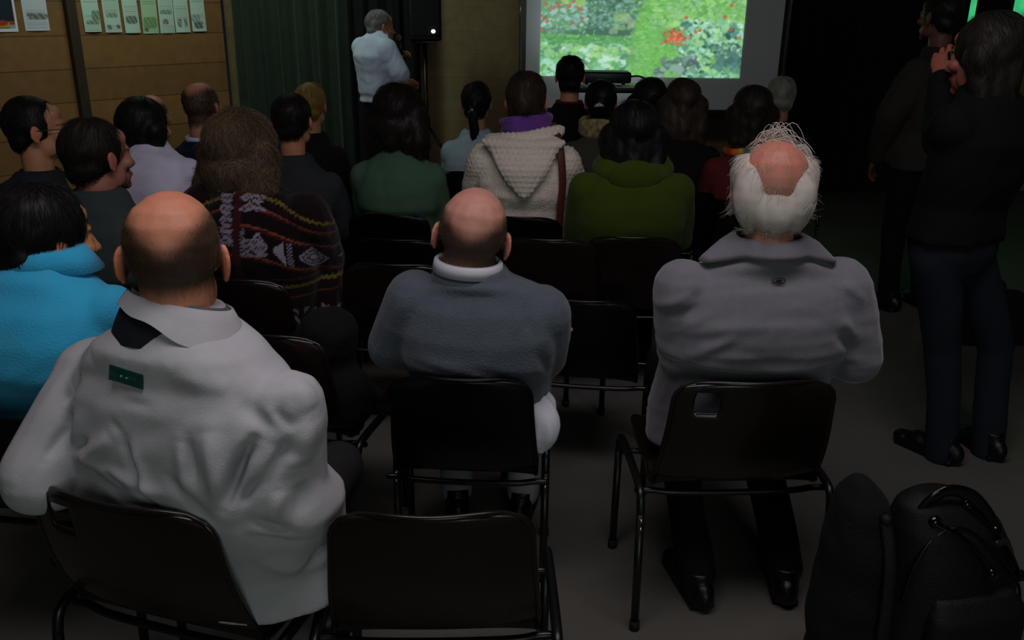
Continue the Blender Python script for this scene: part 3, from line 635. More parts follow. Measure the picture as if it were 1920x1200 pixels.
def seg_folds(segs, p, v, n, side=-1):
    """ridges (amp > 0) and creases (amp < 0) along lines drawn on the back: (x0, z0, x1, z1, amp, width)"""
    d = np.zeros(len(v)); m = sm(-n[:, 1], -.1, .35) if side < 0 else 1
    for x0, z0, x1, z1, amp, w in segs:
        a, b = V(x0, z0), V(x1, z1); q = v[:, [0, 2]] - a; L = b-a; t = np.clip(q @ L/np.dot(L, L), 0, 1); e = np.linalg.norm(q - t[:, None]*L, axis=1)
        d += amp*np.exp(-(e/w)**2)*np.sin(np.clip(t, .02, .98)*PI)**.5
    return d*m
def pix_folds(p, segs, Yp):
    out = []
    for u0, v0, u1, v1, amp, w in segs:
        a, b = p.loc(at(u0, v0, Yp)), p.loc(at(u1, v1, Yp)); out.append((a[0], a[2], b[0], b[2], amp, w))
    return out
def patch(name, p, u, v, w, h, ang, m, parent, label, th=.002, off=.002, cols=None, n=(14, 8)):
    """flat cloth patch lying on the back of a garment, found along the sight line"""
    q = p.loc(V(0, 0, CAM_H)); d = ray(u, v) @ p.R; t = (p.tv - q) @ d/np.dot(d, d); e = np.linalg.norm(p.tv - q - t[:, None]*d, axis=1); ok = np.where(e < .03)[0]; i = ok[np.argmin(t[ok])]; near = np.where(np.linalg.norm(p.tv - p.tv[i], axis=1) < max(w, h)*1.0)[0]
    nr = p.tn[near].mean(0); nr /= np.linalg.norm(nr); c = q + d*np.dot(p.tv[near].mean(0) - q, nr)/np.dot(d, nr); x = np.cross(nr, V(0, 0, 1)); x = -x if np.dot(x, V(1, 0, 0)) < 0 else x; x /= np.linalg.norm(x); y = np.cross(nr, x); y = y if y[2] > 0 else -y
    x, y = x*math.cos(ang) + y*math.sin(ang), -x*math.sin(ang) + y*math.cos(ang)
    X, Z = np.meshgrid(np.linspace(-w/2, w/2, n[0]), np.linspace(-h/2, h/2, n[1])); P = c + X[..., None]*x + Z[..., None]*y
    for a_ in range(P.shape[0]):
        for b_ in range(P.shape[1]):
            e_ = p.tv[near] - P[a_, b_]; w_ = np.exp(-(np.linalg.norm(e_ - (e_ @ nr)[:, None]*nr, axis=1)/(max(w, h)*.22))**2); P[a_, b_] += nr*(np.sum(w_*(e_ @ nr))/(w_.sum() + 1e-9) + off)
    g = Geo().grid(P + nr*th).grid(P[:, ::-1] - nr*.004)
    edge = [P[0, j] for j in range(n[0])] + [P[i, -1] for i in range(n[1])] + [P[-1, j] for j in range(n[0]-1, -1, -1)] + [P[i, 0] for i in range(n[1]-1, -1, -1)]
    k = len(edge); g.add(np.vstack([np.array(edge) + nr*th, np.array(edge) - nr*.004]), [(i, (i+1) % k, k+(i+1) % k, k+i) for i in range(k)])
    p.pc, p.px, p.py, p.pn = c, x, y, nr
    return obj(name, g, m, parent, smooth=False, label=label)

# ------------------------------------------------------------------ who sits where
def locf(top, Y, yaw, hy=.02, hx=0.):
    hd = at(top[0], top[1], Y); c, sn = math.cos(yaw), math.sin(yaw); R = np.array([[c, -sn, 0], [sn, c, 0], [0, 0, 1]]); b = V(hd[0], hd[1], 0) - R @ V(hx, hy, 0)
    return lambda w: (np.asarray(w, float) - b) @ R
def fringe(zc, zs, stub, nape=-.078, amt=.8):
    """close-cropped hair round a bald crown; returns the mask in head coordinates"""
    def mask(lv):
        line = zc + zs*np.clip(abs(lv[:, 0])/.07, 0, 1.3)**1.5; back = sm(-lv[:, 1], -.045, -.01)
        return (1 - sm(lv[:, 2], line-.028, line+.022))*sm(lv[:, 2], nape-.02, nape+.02)*back*(1 - sm(abs(lv[:, 0]), .078, .083))
    def fn(lv, c):
        w = (amt*mask(lv))[:, None]; return c*(1-w) + np.array(lin(stub))*w
    def hairf(rgb, n, L, r):
        def h(p, bv, bf, lv):
            w = mask(lv); ok = np.where(w > .25)[0]; nn = normals(bv, bf); ii = RNG.choice(ok, n, p=w[ok]/w[ok].sum())
            P = bv[ii] + RNG.normal(0, .0012, (n, 3)); D = np.tile(V(0, -.2, -1) @ p.Rh.T, (n, 1))
            sv, sf = strands(P, nn[ii], D, L, .25, r, .09, 3, .35, 7); cs = np.repeat(np.array(lin(rgb))*RNG.uniform(.6, 1.5, (n, 1)), 12, 0)
            p.hair = obj('hair', (sv, sf), M_HAIR, p.root, cols=cs)
        return h
    return fn, hairf

# --- man in the beige jacket, near left
YL, yl = 1.55, math.radians(-20); lf = locf((315, 358), YL, yl, -.09)
fnL, hfL = fringe(.038, .062, (44, 37, 27), nape=-.042, amt=.93)
SEG_L = [(93, 727, 50, 793, -.007, .012), (83, 800, 60, 878, -.009, .010), (140, 838, 95, 868, -.007, .009), (215, 815, 130, 880, .008, .016), (250, 815, 290, 912, -.008, .010), (287, 905, 335, 950, -.006, .010), (268, 830, 320, 930, .006, .014),
         (393, 795, 412, 872, -.006, .009), (375, 800, 395, 900, .005, .014), (430, 780, 475, 930, .010, .018), (512, 800, 466, 915, -.028, .011), (230, 750, 300, 752, -.002, .008), (210, 785, 240, 805, -.002, .007), (340, 690, 450, 720, .006, .02), (470, 740, 560, 790, -.006, .012),
         (120, 870, 350, 905, .006, .014), (170, 900, 420, 975, -.005, .010), (200, 880, 250, 905, -.004, .008), (355, 870, 445, 940, -.006, .012), (130, 690, 60, 760, .006, .02)]
SEG_LS = [(508, 880, 480, 925, -.010, .008), (550, 815, 515, 900, -.012, .009), (575, 790, 560, 870, .010, .012), (590, 850, 610, 930, -.010, .010), (500, 955, 560, 985, -.010, .009), (490, 985, 570, 1015, -.007, .009), (540, 905, 530, 960, .009, .012), (565, 900, 570, 960, -.009, .009), (600, 760, 640, 860, -.010, .012), (535, 730, 580, 770, .010, .014), (520, 760, 560, 800, -.008, .010), (620, 880, 640, 930, .012, .014), (500, 1040, 560, 1100, .008, .02), (545, 1095, 610, 1050, -.012, .010)]
def foldL(p, v, n): return 1.6*seg_folds(pix_folds(p, SEG_L, 1.43), p, v, n) + 1.25*seg_folds(pix_folds(p, SEG_LS, 1.40), p, v, n)*sm(v[:, 0], .14, .2)
M_BEIGE = mat('beige_jacket_cloth', (188, 188, 190), rough=.85, bump=.12, bscale=260, var=.05, vscale=14, spec=.25)
elR = lf(at(545, 1030, 1.50)); elL = lf(at(72, 895, 1.50))
L = person('bald person in a beige jacket with a green back patch, seated near left', (315, 358), YL, yl, hs=1.07, hyaw=.56, hpit=-.05, hrol=.03, s=.45, sw=.29, nb=1.07, shz=.975, skin=(214, 142, 110), hair=None, skinfn=fnL, hairfn=hfL((84, 72, 54), 9000, .007, .00032),
           topmat=M_BEIGE, garment='jacket', bulk=.028, belly=.03, legc=(40, 40, 38), vb=.0046, vt=.0058, fold=.006, foldfn=foldL, elbow=[elL, elR], wrist=[V(-.2, .22, .60), lf(at(585, 935, 1.72))], sleeve=1.06, feet=[((-.22, .36, .49), (-.2, .34, .09)), ((.0, .40, .49), (.0, .38, .09))],
           ringmod=lambda q: [(x, y, z, rx + (.045 if i < 3 else .025 if i < 7 else .035 if i == 7 else 0), ry + (.02 if i == 7 else .022 if i == 6 else .012 if i == 5 else 0)) if i > 2 else (x, y-.05, z, rx + .045, ry) for i, (x, y, z, rx, ry) in enumerate(q)], collar=False, shy=-.105, hy=-.09)
M_GREYLINE = mat('grey_lining', (92, 100, 100), rough=.85, bump=.1, bscale=240); M_NAVY = mat('navy_lining', (20, 24, 34), rough=.8, bump=.1, bscale=240)
RC = rot(-.20, -.0, 0); cN = L.nbp + V(-.01, -.002, -.022)
def stand_fn(ph, k): return np.stack([0*ph + .012*k, 0*ph, .014*k*np.cos(ph+.9)], -1)
ring_strip('neck_band', L, [(-.03, .118, .108), (.0, .112, .102), (.036, .100, .091)], M_NAVY, L.top, c=cN, R=RC, fn=stand_fn, label='dark navy band inside the collar')
ring_strip('collar_lining', L, [(-.02, .094, .084), (.025, .091, .082), (.052, .0885, .080)], M_GREYLINE, L.top, c=cN, R=RC, fn=stand_fn, label='grey inner side of the raised collar')
def flap_fn(ph, k):
    r = .018*sm(ph, -.6, 1.4); return np.stack([r*np.sin(ph)*(1-k) + .012, -r*np.cos(ph)*(1-k), .014*np.cos(ph+.9)*k - (1-k)*.062*sm(ph, -.5, 1.3) + .004*np.sin(ph*7)*(1-k)], -1)
ring_strip('collar', L, [(.034, .114, .104), (.038, .110, .1), (.044, .103, .094), (.048, .097, .088)], M_BEIGE, L.top, phi=(-1.05, PI-.3), c=cN, R=RC, fn=flap_fn)
pt = patch('back_patch', L, 236, 707, .074, .027, -.12, mat('green_patch', (18, 74, 68), rough=.7, bump=.3, bscale=300, var=.15), L.top, 'dark green rectangular cloth patch')
g = Geo()
for k, (dx, dz) in enumerate([(-.006, .0), (.006, -.0005)]): g.ell(L.pc + L.px*dx + L.py*dz + L.pn*.0055, (.0022, .0022, .0022), n=8)
obj('emblem', g, mat('pale_stitching', (110, 150, 130), rough=.7), pt, label='two tiny pale emblem stitches')
g = Geo()
for k in range(9):
    dx = -.029 + k*.0065
    if k not in (3, 5): g.box(L.pc + L.px*dx + L.py*.0 + L.pn*.0042, (.0035, .001, .006))
obj('lettering', g, mat('faint_lettering', (34, 92, 84), rough=.7), pt, smooth=False, label='row of faint illegible letters')

# --- man in the grey sweater, centre
YM, ym = 2.2, math.radians(-3); mf_ = locf((899, 353), YM, ym, -.07)
fnM, hfM = fringe(.022, .05, (52, 44, 34), nape=-.06, amt=.88)
SEG_M = [(740, 690, 900, 690, .006, .02), (880, 690, 1000, 720, -.006, .012), (760, 690, 850, 700, -.005, .012), (1005, 600, 1035, 690, .007, .02), (975, 580, 1010, 650, -.006, .016), (1010, 670, 1030, 720, -.009, .012), (735, 560, 745, 660, .004, .03), (830, 535, 940, 545, -.003, .012), (1010, 565, 1030, 575, -.006, .01), (760, 527, 790, 535, -.006, .01), (960, 550, 985, 556, -.006, .008)]
M_SWEAT = mat('grey_knit', (86, 94, 102), rough=.95, bump=.35, bscale=170, var=.06, vscale=30, spec=.15, kind='noise', sheen=.2)
eM = [mf_(at(735, 650, 2.24)), mf_(at(1020, 668, 2.24))]
Mm = person('bald person in a grey sweater over a white-collared shirt, seated in the centre', (899, 353), YM, ym, None, hs=1.11, hyaw=.02, hpit=-.02, hrol=.15, s=.41, sw=.237, nb=.965, shz=.928, skin=(206, 146, 126), hair=None, skinfn=fnM, hairfn=hfM((92, 80, 66), 8000, .006, .00036),
            topmat=M_SWEAT, garment='sweater', belly=.02, bulk=.012, legc=(150, 152, 156), vb=.0048, vt=.0065, fold=.003, foldfn=lambda p, v, n: seg_folds(pix_folds(p, SEG_M, 2.06), p, v, n), elbow=eM, wrist=[V(.09, .20, .71), V(-.09, .23, .68)], sleeve=1.12, collar=False, shdz=.016, hy=-.07, shy=-.08)
M_SHIRTW = mat('white_shirt', (214, 216, 222), rough=.85, bump=.1, bscale=240, var=.03)
ring_strip('sweater_neck', Mm, [(-.035, .094, .086), (-.008, .097, .091), (.004, .093, .088)], M_SWEAT, Mm.top, c=Mm.nbp + V(-.012, -.006, -.006), R=rot(0, .07, 0), label='ribbed neckline')
ring_strip('shirt_collar', Mm, [(-.02, .090, .085), (.012, .086, .083), (.024, .084, .082), (.020, .089, .087), (-.008, .094, .091)], M_SHIRTW, Mm.root, c=Mm.nbp + V(-.014, -.008, .008), R=rot(0, .07, 0), phi=(-2.7, 2.7), label='white shirt collar')
g = Geo()
a_ = [Mm.loc(at(*q)) for q in ((1006, 735, 2.21), (1019, 760, 2.17), (1026, 790, 2.145), (1022, 820, 2.135), (1013, 846, 2.135))]
g.tube(smooth_path(a_, 14), np.interp(np.linspace(0, 4, 14), range(5), [.028, .034, .031, .026, .012]), 18, flat=(1.25, .75))
sv_, sf_ = remesh(g, .005, 6); sn_ = normals(sv_, sf_); sv_ = sv_ + sn_*(.006*vn(sv_*V(1, 1, .25), 55, 4))[:, None]; obj('shirt_tail', (sv_, sf_), M_SHIRTW, Mm.root, label='white shirt tail hanging beside the chair')
chair('black_low', *(at(862, 715, 1.985)[:2]), ym, 'black plastic chair under the person in the grey sweater, front of the centre aisle')

# --- white-haired man in the grey fleece, right
YR, yr = 2.16, math.radians(3); rf = locf((1458, 262), YR, yr, -.08)
SEG_R = [(1255, 690, 1420, 712, .012, .016), (1400, 712, 1630, 705, .012, .016), (1240, 712, 1420, 728, -.012, .010), (1420, 725, 1630, 718, -.012, .010), (1390, 640, 1300, 690, .009, .014), (1500, 610, 1440, 650, .003, .02), (1250, 605, 1310, 570, .008, .012), (1260, 625, 1330, 590, -.006, .012), (1600, 620, 1640, 660, .009, .013), (1590, 650, 1640, 690, -.009, .012), (1620, 560, 1655, 590, .008, .012), (1545, 545, 1590, 560, -.004, .012), (1350, 660, 1500, 700, -.004, .02), (1270, 650, 1390, 625, .005, .014), (1285, 505, 1270, 530, .008, .012), (1330, 500, 1360, 510, .007, .014), (1575, 505, 1600, 520, -.007, .012), (1290, 640, 1350, 600, .005, .012)]
M_FLEECE = mat('grey_fleece', (120, 118, 125), rough=1, bump=.12, bscale=200, var=.05, vscale=40, spec=.1, sheen=.35)
eR = [rf(at(1284, 664, 2.16)), rf(at(1604, 668, 2.16))]
def hairR(p, bv, bf, lv):
    hs = 1.07; col = np.array(lin((214, 205, 192))); nn = normals(bv, bf); g = Geo()
    for k in (-1, 1): g.ell((k*.062, -.012, .022), (.034, .068, .062)).ell((k*.05, -.056, -.01), (.042, .045, .075)).ell((k*.075, .0, -.01), (.02, .04, .04))
    g.ell((0, -.07, -.03), (.055, .036, .06)); g.xform(p.M); mv, mf = remesh(g, .006, 5); mn = normals(mv, mf); mv = mv + mn*(.005*vn(mv*V(1, 1, .5), 45, 3))[:, None]
    n = 3800; ii = RNG.integers(0, len(mv), n); rl = (mv[ii]-p.hc) @ p.Rh/hs
    D = np.stack([.2*rl[:, 0]/.08*sm(rl[:, 2], .0, .07) + .5*vn(rl, 18, 4) - .5*rl[:, 0]/.08*sm(-rl[:, 2], .03, .08), 0*rl[:, 0]-.2, -1+0*rl[:, 0]], 1)
    sv, sf = strands(mv[ii], mn[ii], D, .038, .03, .0008, .085, 6, .2, 3)
    # thin combed strands over the bare crown and nape
    m = sm(-lv[:, 1], -.05, .0)*sm(lv[:, 2], -.085, -.06); ok = np.where(m > .3)[0]; jj = RNG.choice(ok, 900); l2 = lv[jj]
    D2 = np.stack([.6*l2[:, 0]/.06, -.5+0*jj, -1+0*jj], 1) + .4*np.stack([vn(l2, 25, 5), 0*jj, 0*jj], 1); s2, f2 = strands(bv[jj], nn[jj], D2, .035, .15, .00042, .09, 6, .3, 4)
    # wind-blown arcs standing above the top
    arcs = Geo(); rg = np.random.default_rng(2)
    for k in range(60):
        x0 = rg.normal(-.02, .022); y0 = rg.uniform(-.02, .05); w = rg.uniform(.03, .085); hgt = rg.uniform(.01, .05)*(1 if k % 3 else .4); zt = .118 - 5.5*x0*x0
        a = [V(x0 + w*t, y0 + rg.normal(0, .002) - .02*t, zt - .006 - 4.*(w*t)**2*.9 + hgt*math.sin(PI*min(t*.95+.05, 1))) for t in np.linspace(0, 1, 8)]
        arcs.tube(a, np.linspace(.0009, .0005, 8), 4, balls=False)
    for k in range(36):
        x0 = rg.uniform(.03, .05); z0 = rg.uniform(.085, .105); a = [V(x0 + .045*t, -.03 + rg.normal(0, .001), z0 + .012*math.sin(PI*t) - .05*t*t) + V(0, -.001*k % .03, 0) for t in np.linspace(0, 1, 7)]
        arcs.tube(a, np.linspace(.0009, .0005, 7), 4, balls=False)
    arcs.xform(p.M); av, af = arcs.data(); cc = lambda n_, k_: np.repeat(col*RNG.uniform(.8, 1.15, (n_, 1)), k_, 0)
    p.hair = obj('hair', join((mv, mf), (sv, sf), (s2, f2), (av, af)), M_HAIR, p.root, cols=np.vstack([np.tile(col*.8, (len(mv), 1)), cc(n, 21), cc(900, 21), np.tile(col, (len(av), 1))]))
def skinR(lv, c):
    w = (.75*sm(lv[:, 2], .02, .07))[:, None]; return c*(1-w) + np.array(lin((206, 128, 104)))*w
Rr = person('white-haired balding person in a grey fleece with an open collar, seated on the right', (1458, 262), YR, yr, None, hs=1.07, hyaw=-.2, hpit=-.10, s=.46, sw=.272, nb=1.05, shz=1.0, skin=(186, 128, 108), hair=None, hairfn=hairR, skinfn=skinR,
            topmat=M_FLEECE, garment='fleece', belly=.02, bulk=.015, legc=(8, 8, 9), vb=.0048, vt=.0065, fold=.004, foldfn=lambda p, v, n: seg_folds(pix_folds(p, SEG_R, 1.98), p, v, n), elbow=eR, wrist=[V(-.01, .15, .80), V(.05, .18, .775)], sleeve=1.16, ringmod=lambda q: [(-.02, q[0][1], q[0][2], .232, q[0][4]), (-.015, q[1][1], q[1][2], .235, q[1][4])] + q[2:], collar=False, shy=-.09, hy=-.08,
            feet=[((-.12, .38, .50), (-.10, -.10, .09)), ((.14, .38, .50), (.16, -.09, .09))])
def colR(ph, k):
    e = sm(abs(ph), .75, 1.25)*(1 - sm(abs(ph), 1.5, 2.2)); o = sm(k, .45, 1.); return np.stack([np.sin(ph)*e*o*.068, -np.cos(ph)*.0*o, -.002*o + -e*o*.022 - .008*k*np.cos(ph*2)*0], -1)
ring_strip('collar', Rr, [(-.04, .094, .084), (-.012, .096, .088), (.015, .091, .083), (.032, .087, .080), (.036, .088, .082), (.028, .095, .089), (.006, .104, .098), (-.006, .108, .102)], M_FLEECE, Rr.top, c=Rr.nbp + V(0, -.008, .0), fn=colR, n=96, th=.006)
lg = patch('logo', Rr, 1460, 526, .034, .015, 0., mat('logo_ground', (104, 98, 104), rough=.8), Rr.top, 'small rounded logo badge', n=(10, 6))
g = Geo(); q = lambda a, b: Rr.pc + Rr.px*a + Rr.py*b + Rr.pn*.0045
g.tube([q(.0145*math.copysign(abs(math.cos(t))**.6, math.cos(t)), .0058*math.copysign(abs(math.sin(t))**.7, math.sin(t))) for t in np.linspace(0, 2*PI, 28)[:-1]], .0009, 6, closed=True)
g.ell(q(-.004, 0), (.004, .001, .0034), n=8).ell(q(.0035, .001), (.0042, .001, .003), n=8).ell(q(.001, -.0025), (.004, .001, .002), n=8)
obj('logo_mark', g, mat('dark_thread', (30, 24, 28), rough=.8), lg, label='dark outline and mark')
chair('brown_holed', *(at(1428, 722, 1.95)[:2]), yr, 'brown plastic chair with a grip hole under the white-haired person in the fleece')
chair('brown_holed', *(at(188, 925, 1.375)[:2]), math.radians(-17), 'brown plastic chair with a grip hole under the person in the beige jacket')
chair('brown', *(at(806, 978, 1.345)[:2]), math.radians(2), 'empty brown plastic chair nearest the camera at the bottom edge')

# --- empty chairs further in
chair('black', *(at(1085, 559, 2.68)[:2]), math.radians(-8), 'empty black plastic chair between the grey sweater and the grey fleece')
chair('brown', *(at(1025, 455, 3.3)[:2]), math.radians(-4), 'empty brown chair just behind the head of the grey-sweatered person, right side')
chair('black', *(at(740, 453, 3.42)[:2]), math.radians(-3), 'empty black chair below the green shirt, farther of two empty chairs')
chair('brown', *(at(738, 503, 2.93)[:2]), math.radians(-3), 'empty brown chair below the green shirt, nearer of two empty chairs')
chair('brown', *(at(478, 632, 2.24)[:2]), math.radians(-14), 'brown chair with a black coat on its seat behind the beige-jacketed person')

# --- woman in turquoise, far left
M_TEAL = mat('turquoise_fleece', (52, 182, 228), rough=.9, bump=.25, bscale=200, var=.06, sheen=.2)
T = person('dark-haired person in a turquoise top at the left edge', (72, 356), 2.1, -.1, 'black', hs=1.06, hyaw=-.6, hpit=-.05, s=.44, sw=.245, nb=1.025, shz=.965, skin=(196, 132, 92), hair=('thick', (16, 13, 13)), topmat=M_TEAL, garment='fleece', bulk=.01, legc=(24, 26, 34), nstr=2600, rstr=.0012, strlen=.06, collar=False, ghost_chair='black plastic chair under the person in turquoise')
ring_strip('collar', T, [(-.03, .1, .09), (.005, .088, .08), (.03, .082, .076), (.026, .09, .085), (-.02, .112, .104)], M_TEAL, T.top, fn=lambda ph, k: np.stack([np.sin(ph)*sm(abs(ph), .6, 1.2)*sm(k, .6, 1)*.03, 0*ph, 0*ph - .01*sm(k, .6, 1)], -1))

# --- woman in the patterned wrap
def motif(p, v, n):
    x, z = v[:, 0], v[:, 2] - p.nbp[2]; r = np.tile(lin((26, 14, 16)), (len(v), 1)); Mn = np.array(lin((36, 18, 24)))
    a = abs(x) - .03; zz = z + .42*np.clip(abs(x) - .02, 0, .5)**1.35*1.6                    # bands droop away from the spine
    k2 = np.floor(zz/.001)
    def put(m, rgb): r[m] = lin(rgb)
    wig = .003*np.sin(x*420)
    put((zz > -.052) & (zz < -.036), (30, 18, 22)); put(abs(zz + .030 + wig) < .0045, (112, 98, 36))
    for b, c in ((-.066, (120, 60, 50)), (-.074, (64, 28, 30)), (-.124, (130, 70, 50)), (-.132, (70, 30, 30)), (-.222, (134, 72, 52)), (-.230, (74, 32, 34))): put(abs(zz - b) < .0032, c)
    band = (zz < -.137) & (zz > -.217)
    u = (x*1000 + 5000) % 150/150; c = (zz + .177)/.04
    dm = abs(u - .75)/.21 + abs(c)*.98; put(band & (dm < 1), (150, 142, 158)); put(band & (dm < .78) & (dm > .62), (52, 40, 52)); put(band & (dm < .44) & (dm > .27), (60, 46, 60))
    tr = (abs(c) < .95) & (u > .05) & (u < .30) & (abs(c) < (1 - abs(u-.3)/.26)); put(band & tr, (160, 155, 170)); zg = band & (u > .34) & (u < .46) & (np.sin(zz*520 + u*40) > 0); put(zg, (140, 134, 150))
    put((abs(x + .015) < .017) & (zz < .02), (62, 28, 32))
    for cx, w in ((-.055, .020), (.035, .036)):
        k = (abs(x - cx + .10*(z+.1)) < w*(1 - .25*np.sin(z*180))) & (z < -.03) & (z > -.23) & ((np.sin(z*24 + cx*40) > -.55)); put(k & (np.sin(z*330 + 6*np.sin(x*240)) > -.5), (142, 134, 150))
    low = (z < -.30)
    put(low & (abs(z + .345 + wig) < .006), (108, 98, 32)); put(low & (abs(z + .315) < .003), (90, 42, 34)); put(low & (abs(z + .385) < .003), (84, 44, 30))
    l2 = low & (z < -.43) & (z > -.53); put(l2 & ((np.sin(z*170 + 3*np.sin(x*90)) > .1) & (np.sin(x*150) > -.4)), (120, 116, 128))
    return r
pf = locf((448, 214), 3.05, -.16, .02, -.06)
M_WRAP = mat('patterned_wool', attr=True, rough=1, bump=.4, bscale=200, var=.1, vscale=60, sheen=.1, spec=.1)
Pp = person('wavy light-brown-haired person in a dark patterned woollen wrap', (448, 214), 3.05, -.16, 'brown', hs=1.05, hyaw=-.25, hpit=.0, s=.43, sw=.25, nb=1.04, shz=.985, frizz=2.4, hair=('wavy', (98, 80, 60)), colfn=motif, topmat=M_WRAP, garment='wrap', vt=.0062, hx=-.06, bulk=.012, sleeve=1.35, nstr=8000, rstr=.0012, strlen=.06, fold=.006,
            elbow=[pf(at(330, 470, 3.1)), pf(at(606, 490, 3.08))], wrist=[V(-.16, .22, .64), pf(at(606, 640, 2.98))], collar=False, legc=(30, 26, 28), ghost_chair='brown chair under the person in the patterned wrap')
# long hanging end of the wrap beside the chair
# --- other listeners on the left
J = person('dark-haired person in a dark green-grey jacket looking right, behind the turquoise top', (170, 224), 2.9, -.1, 'black', hs=1.04, hyaw=-.5, s=.43, sw=.25, nb=1.015, shz=.955, hair=('short', (30, 25, 20)), topc=(58, 68, 66), legc=(30, 32, 34), nstr=2200, skin=(170, 112, 96), ghost_chair='black chair under the person in the green-grey jacket')
G7 = person('dark-haired person with glasses in profile by the plank wall, left edge', (54, 184), 3.45, -.2, 'brown', hs=1.04, hyaw=-.95, hpit=.05, sw=.24, hair=('short', (20, 16, 14)), topc=(40, 44, 50), nstr=2200, skin=(190, 134, 100), ghost_chair='brown chair under the person with glasses', strlen=.04)
g = Geo()
for k in (-1, 1):
    g.tube([V(k*.033 + .021*math.cos(a), .098, -.001 + .016*math.sin(a)) for a in np.linspace(0, 2*PI, 18)[:-1]], .0018, 6, closed=True); g.tube([(k*.054, .096, .004), (k*.078, .08, .006), (k*.0855, .0, .008), (k*.087, -.012, -.006)], .0018, 6)
g.tube([(-.013, .1, .003), (0, .108, .004), (.013, .1, .003)], .0018, 6); g.xform(G7.M); obj('glasses', g, M_BLK, G7.root, label='dark-rimmed glasses')
W8 = person('long dark-haired person in a pale lavender-white shirt', (264, 188), 3.8, -.15, 'black', hs=1.02, hyaw=-.3, sw=.235, hx=-.05, nb=1.04, shz=.99, hair=('bob', (20, 16, 14)), topc=(226, 225, 246), nstr=2200, ghost_chair='black chair under the person in the pale shirt', fold=.008)
fb, hb = fringe(.03, .06, (60, 46, 34))
B8 = person('bald-topped person half hidden behind the pale-shirted one', (280, 178), 4.7, -.1, 'black', sw=.22, skin=(212, 136, 108), hair=None, skinfn=fb, hairfn=hb((50, 38, 30), 1800, .012, .0008), topc=(30, 30, 34), ghost_chair='black chair under the half hidden bald-topped person')
f9, h9 = fringe(.075, .03, (50, 44, 36), amt=.9)
N9 = person('balding person in a navy sweater with a striped collar, before the plank wall', (373, 154), 4.25, -.1, 'black', sw=.24, hx=.0, skin=(200, 138, 112), hair=None, skinfn=f9, hairfn=h9((46, 40, 32), 3600, .014, .0008), topc=(24, 32, 50), ghost_chair='black chair under the person in the navy sweater', hyaw=-.15)
ring_strip('shirt_collar', N9, [(-.01, .081, .076), (.018, .077, .073), (.03, .075, .071), (.024, .081, .077), (.0, .087, .083)], mat('striped_collar', (200, 206, 220), rough=.9, var=.25, vscale=3, stretch=(1, 1, 40)), N9.root, label='white and blue striped collar', phi=(-2.7, 2.7))
K10 = person('short dark-haired person in a dark grey jacket, left of the green shirt', (545, 178), 4.1, -.12, 'black', hs=1.02, sw=.25, hair=('short', (24, 19, 16)), topc=(52, 56, 60), skin=(206, 140, 104), ghost_chair='black chair under the person in the dark grey jacket')
Y10 = person('blond person half hidden behind a short dark-haired head by the green curtain', (580, 158), 5.0, -.1, 'black', sw=.22, hair=('short', (150, 118, 62)), topc=(26, 27, 30), ghost_chair='black chair under the half hidden blond person')
G11 = person('dark-haired person in a muted green shirt seated in front of the standing speaker', (747, 162), 4.18, -.1, 'black', hs=1.05, sw=.235, hair=('wavy', (30, 25, 20)), topc=(74, 106, 84), nstr=3600, strlen=.06, frizz=2, ghost_chair='black chair under the person in the green shirt', hyaw=-.2)
# --- middle and right
P12 = person('person with dark ponytail and pale hair clip in a light blue shirt', (893, 156), 5.25, -.1, 'black', hs=1.0, sw=.205, hair=('pony', (20, 16, 15)), topc=(176, 204, 214), nstr=1800, rstr=.0014, ghost_chair='black chair under the ponytailed person')
cl = lambda p, x, y, z, nm='hair_clip': obj(nm, Geo().limb([p.hc + p.Rh @ V(x-.018, y, z-.003), p.hc + p.Rh @ V(x, y-.012, z+.006), p.hc + p.Rh @ V(x+.02, y, z)], [.007, .011, .007], 8), mat('pale_hair_clip', (225, 222, 215), rough=.3), p.root, label='shiny pale hair clip')
cl(P12, -.005, -.125, -.03)
def knit(p, v, n):
    L = .021; a = v[:, 0]/L; b = v[:, 2]/L; r = np.floor(b); a2 = a + .5*(r % 2); d = ((a2-np.round(a2))**2 + (b-r-.5)**2)**.5
    return .006*np.exp(-(d/.33)**2)*sm(v[:, 2], p.sz-.18, p.sz-.08)*sm(abs(v[:, 0]), .13, .2) + .0015*np.sin(v[:, 0]*700)
M_CREAM = mat('cream_knit', (236, 226, 208), rough=1, bump=.25, bscale=140, var=.06, vscale=70, spec=.1, sheen=.2, kind='voronoi')
C13 = person('brown-haired person in a cream hooded cardigan with a purple scarf', (988, 138), 4.15, -.08, 'black', hs=1.08, sw=.252, nb=1.05, shz=.985, hair=('updo', (52, 40, 30)), topmat=M_CREAM, garment='cardigan', vt=.0075, fold=.006, foldfn=knit, bulk=.015, sleeve=1.2, nstr=2200, rstr=.0013, hyaw=-.08, ghost_chair='black chair under the person in the cream cardigan', collar=False, elbow=[V(-.25, .05, .70), V(.25, .05, .70)])
g = Geo(); rings = []
for t in np.linspace(0, 1, 12):
    w = .185*(1-t)**.8*(1 - .15*sm(t, .0, .15)*(1-t)) + .012; z = C13.nbp[2] - .015 - .24*t; rings.append((.012*t, -.150 - .062*sm(t, 0, .55), z, w, .034*(1-t) + .018))
g.loft([(0, -.13, C13.nbp[2]+.01, .15, .02)] + rings, 28, 2.0); g.tube([V(a*.155, -.14 + .08*a*a, C13.nbp[2]+.0 + .025*(a > 0)*a - .02*(a < 0)*abs(a)) for a in np.linspace(-1, 1, 12)], .03, 10)
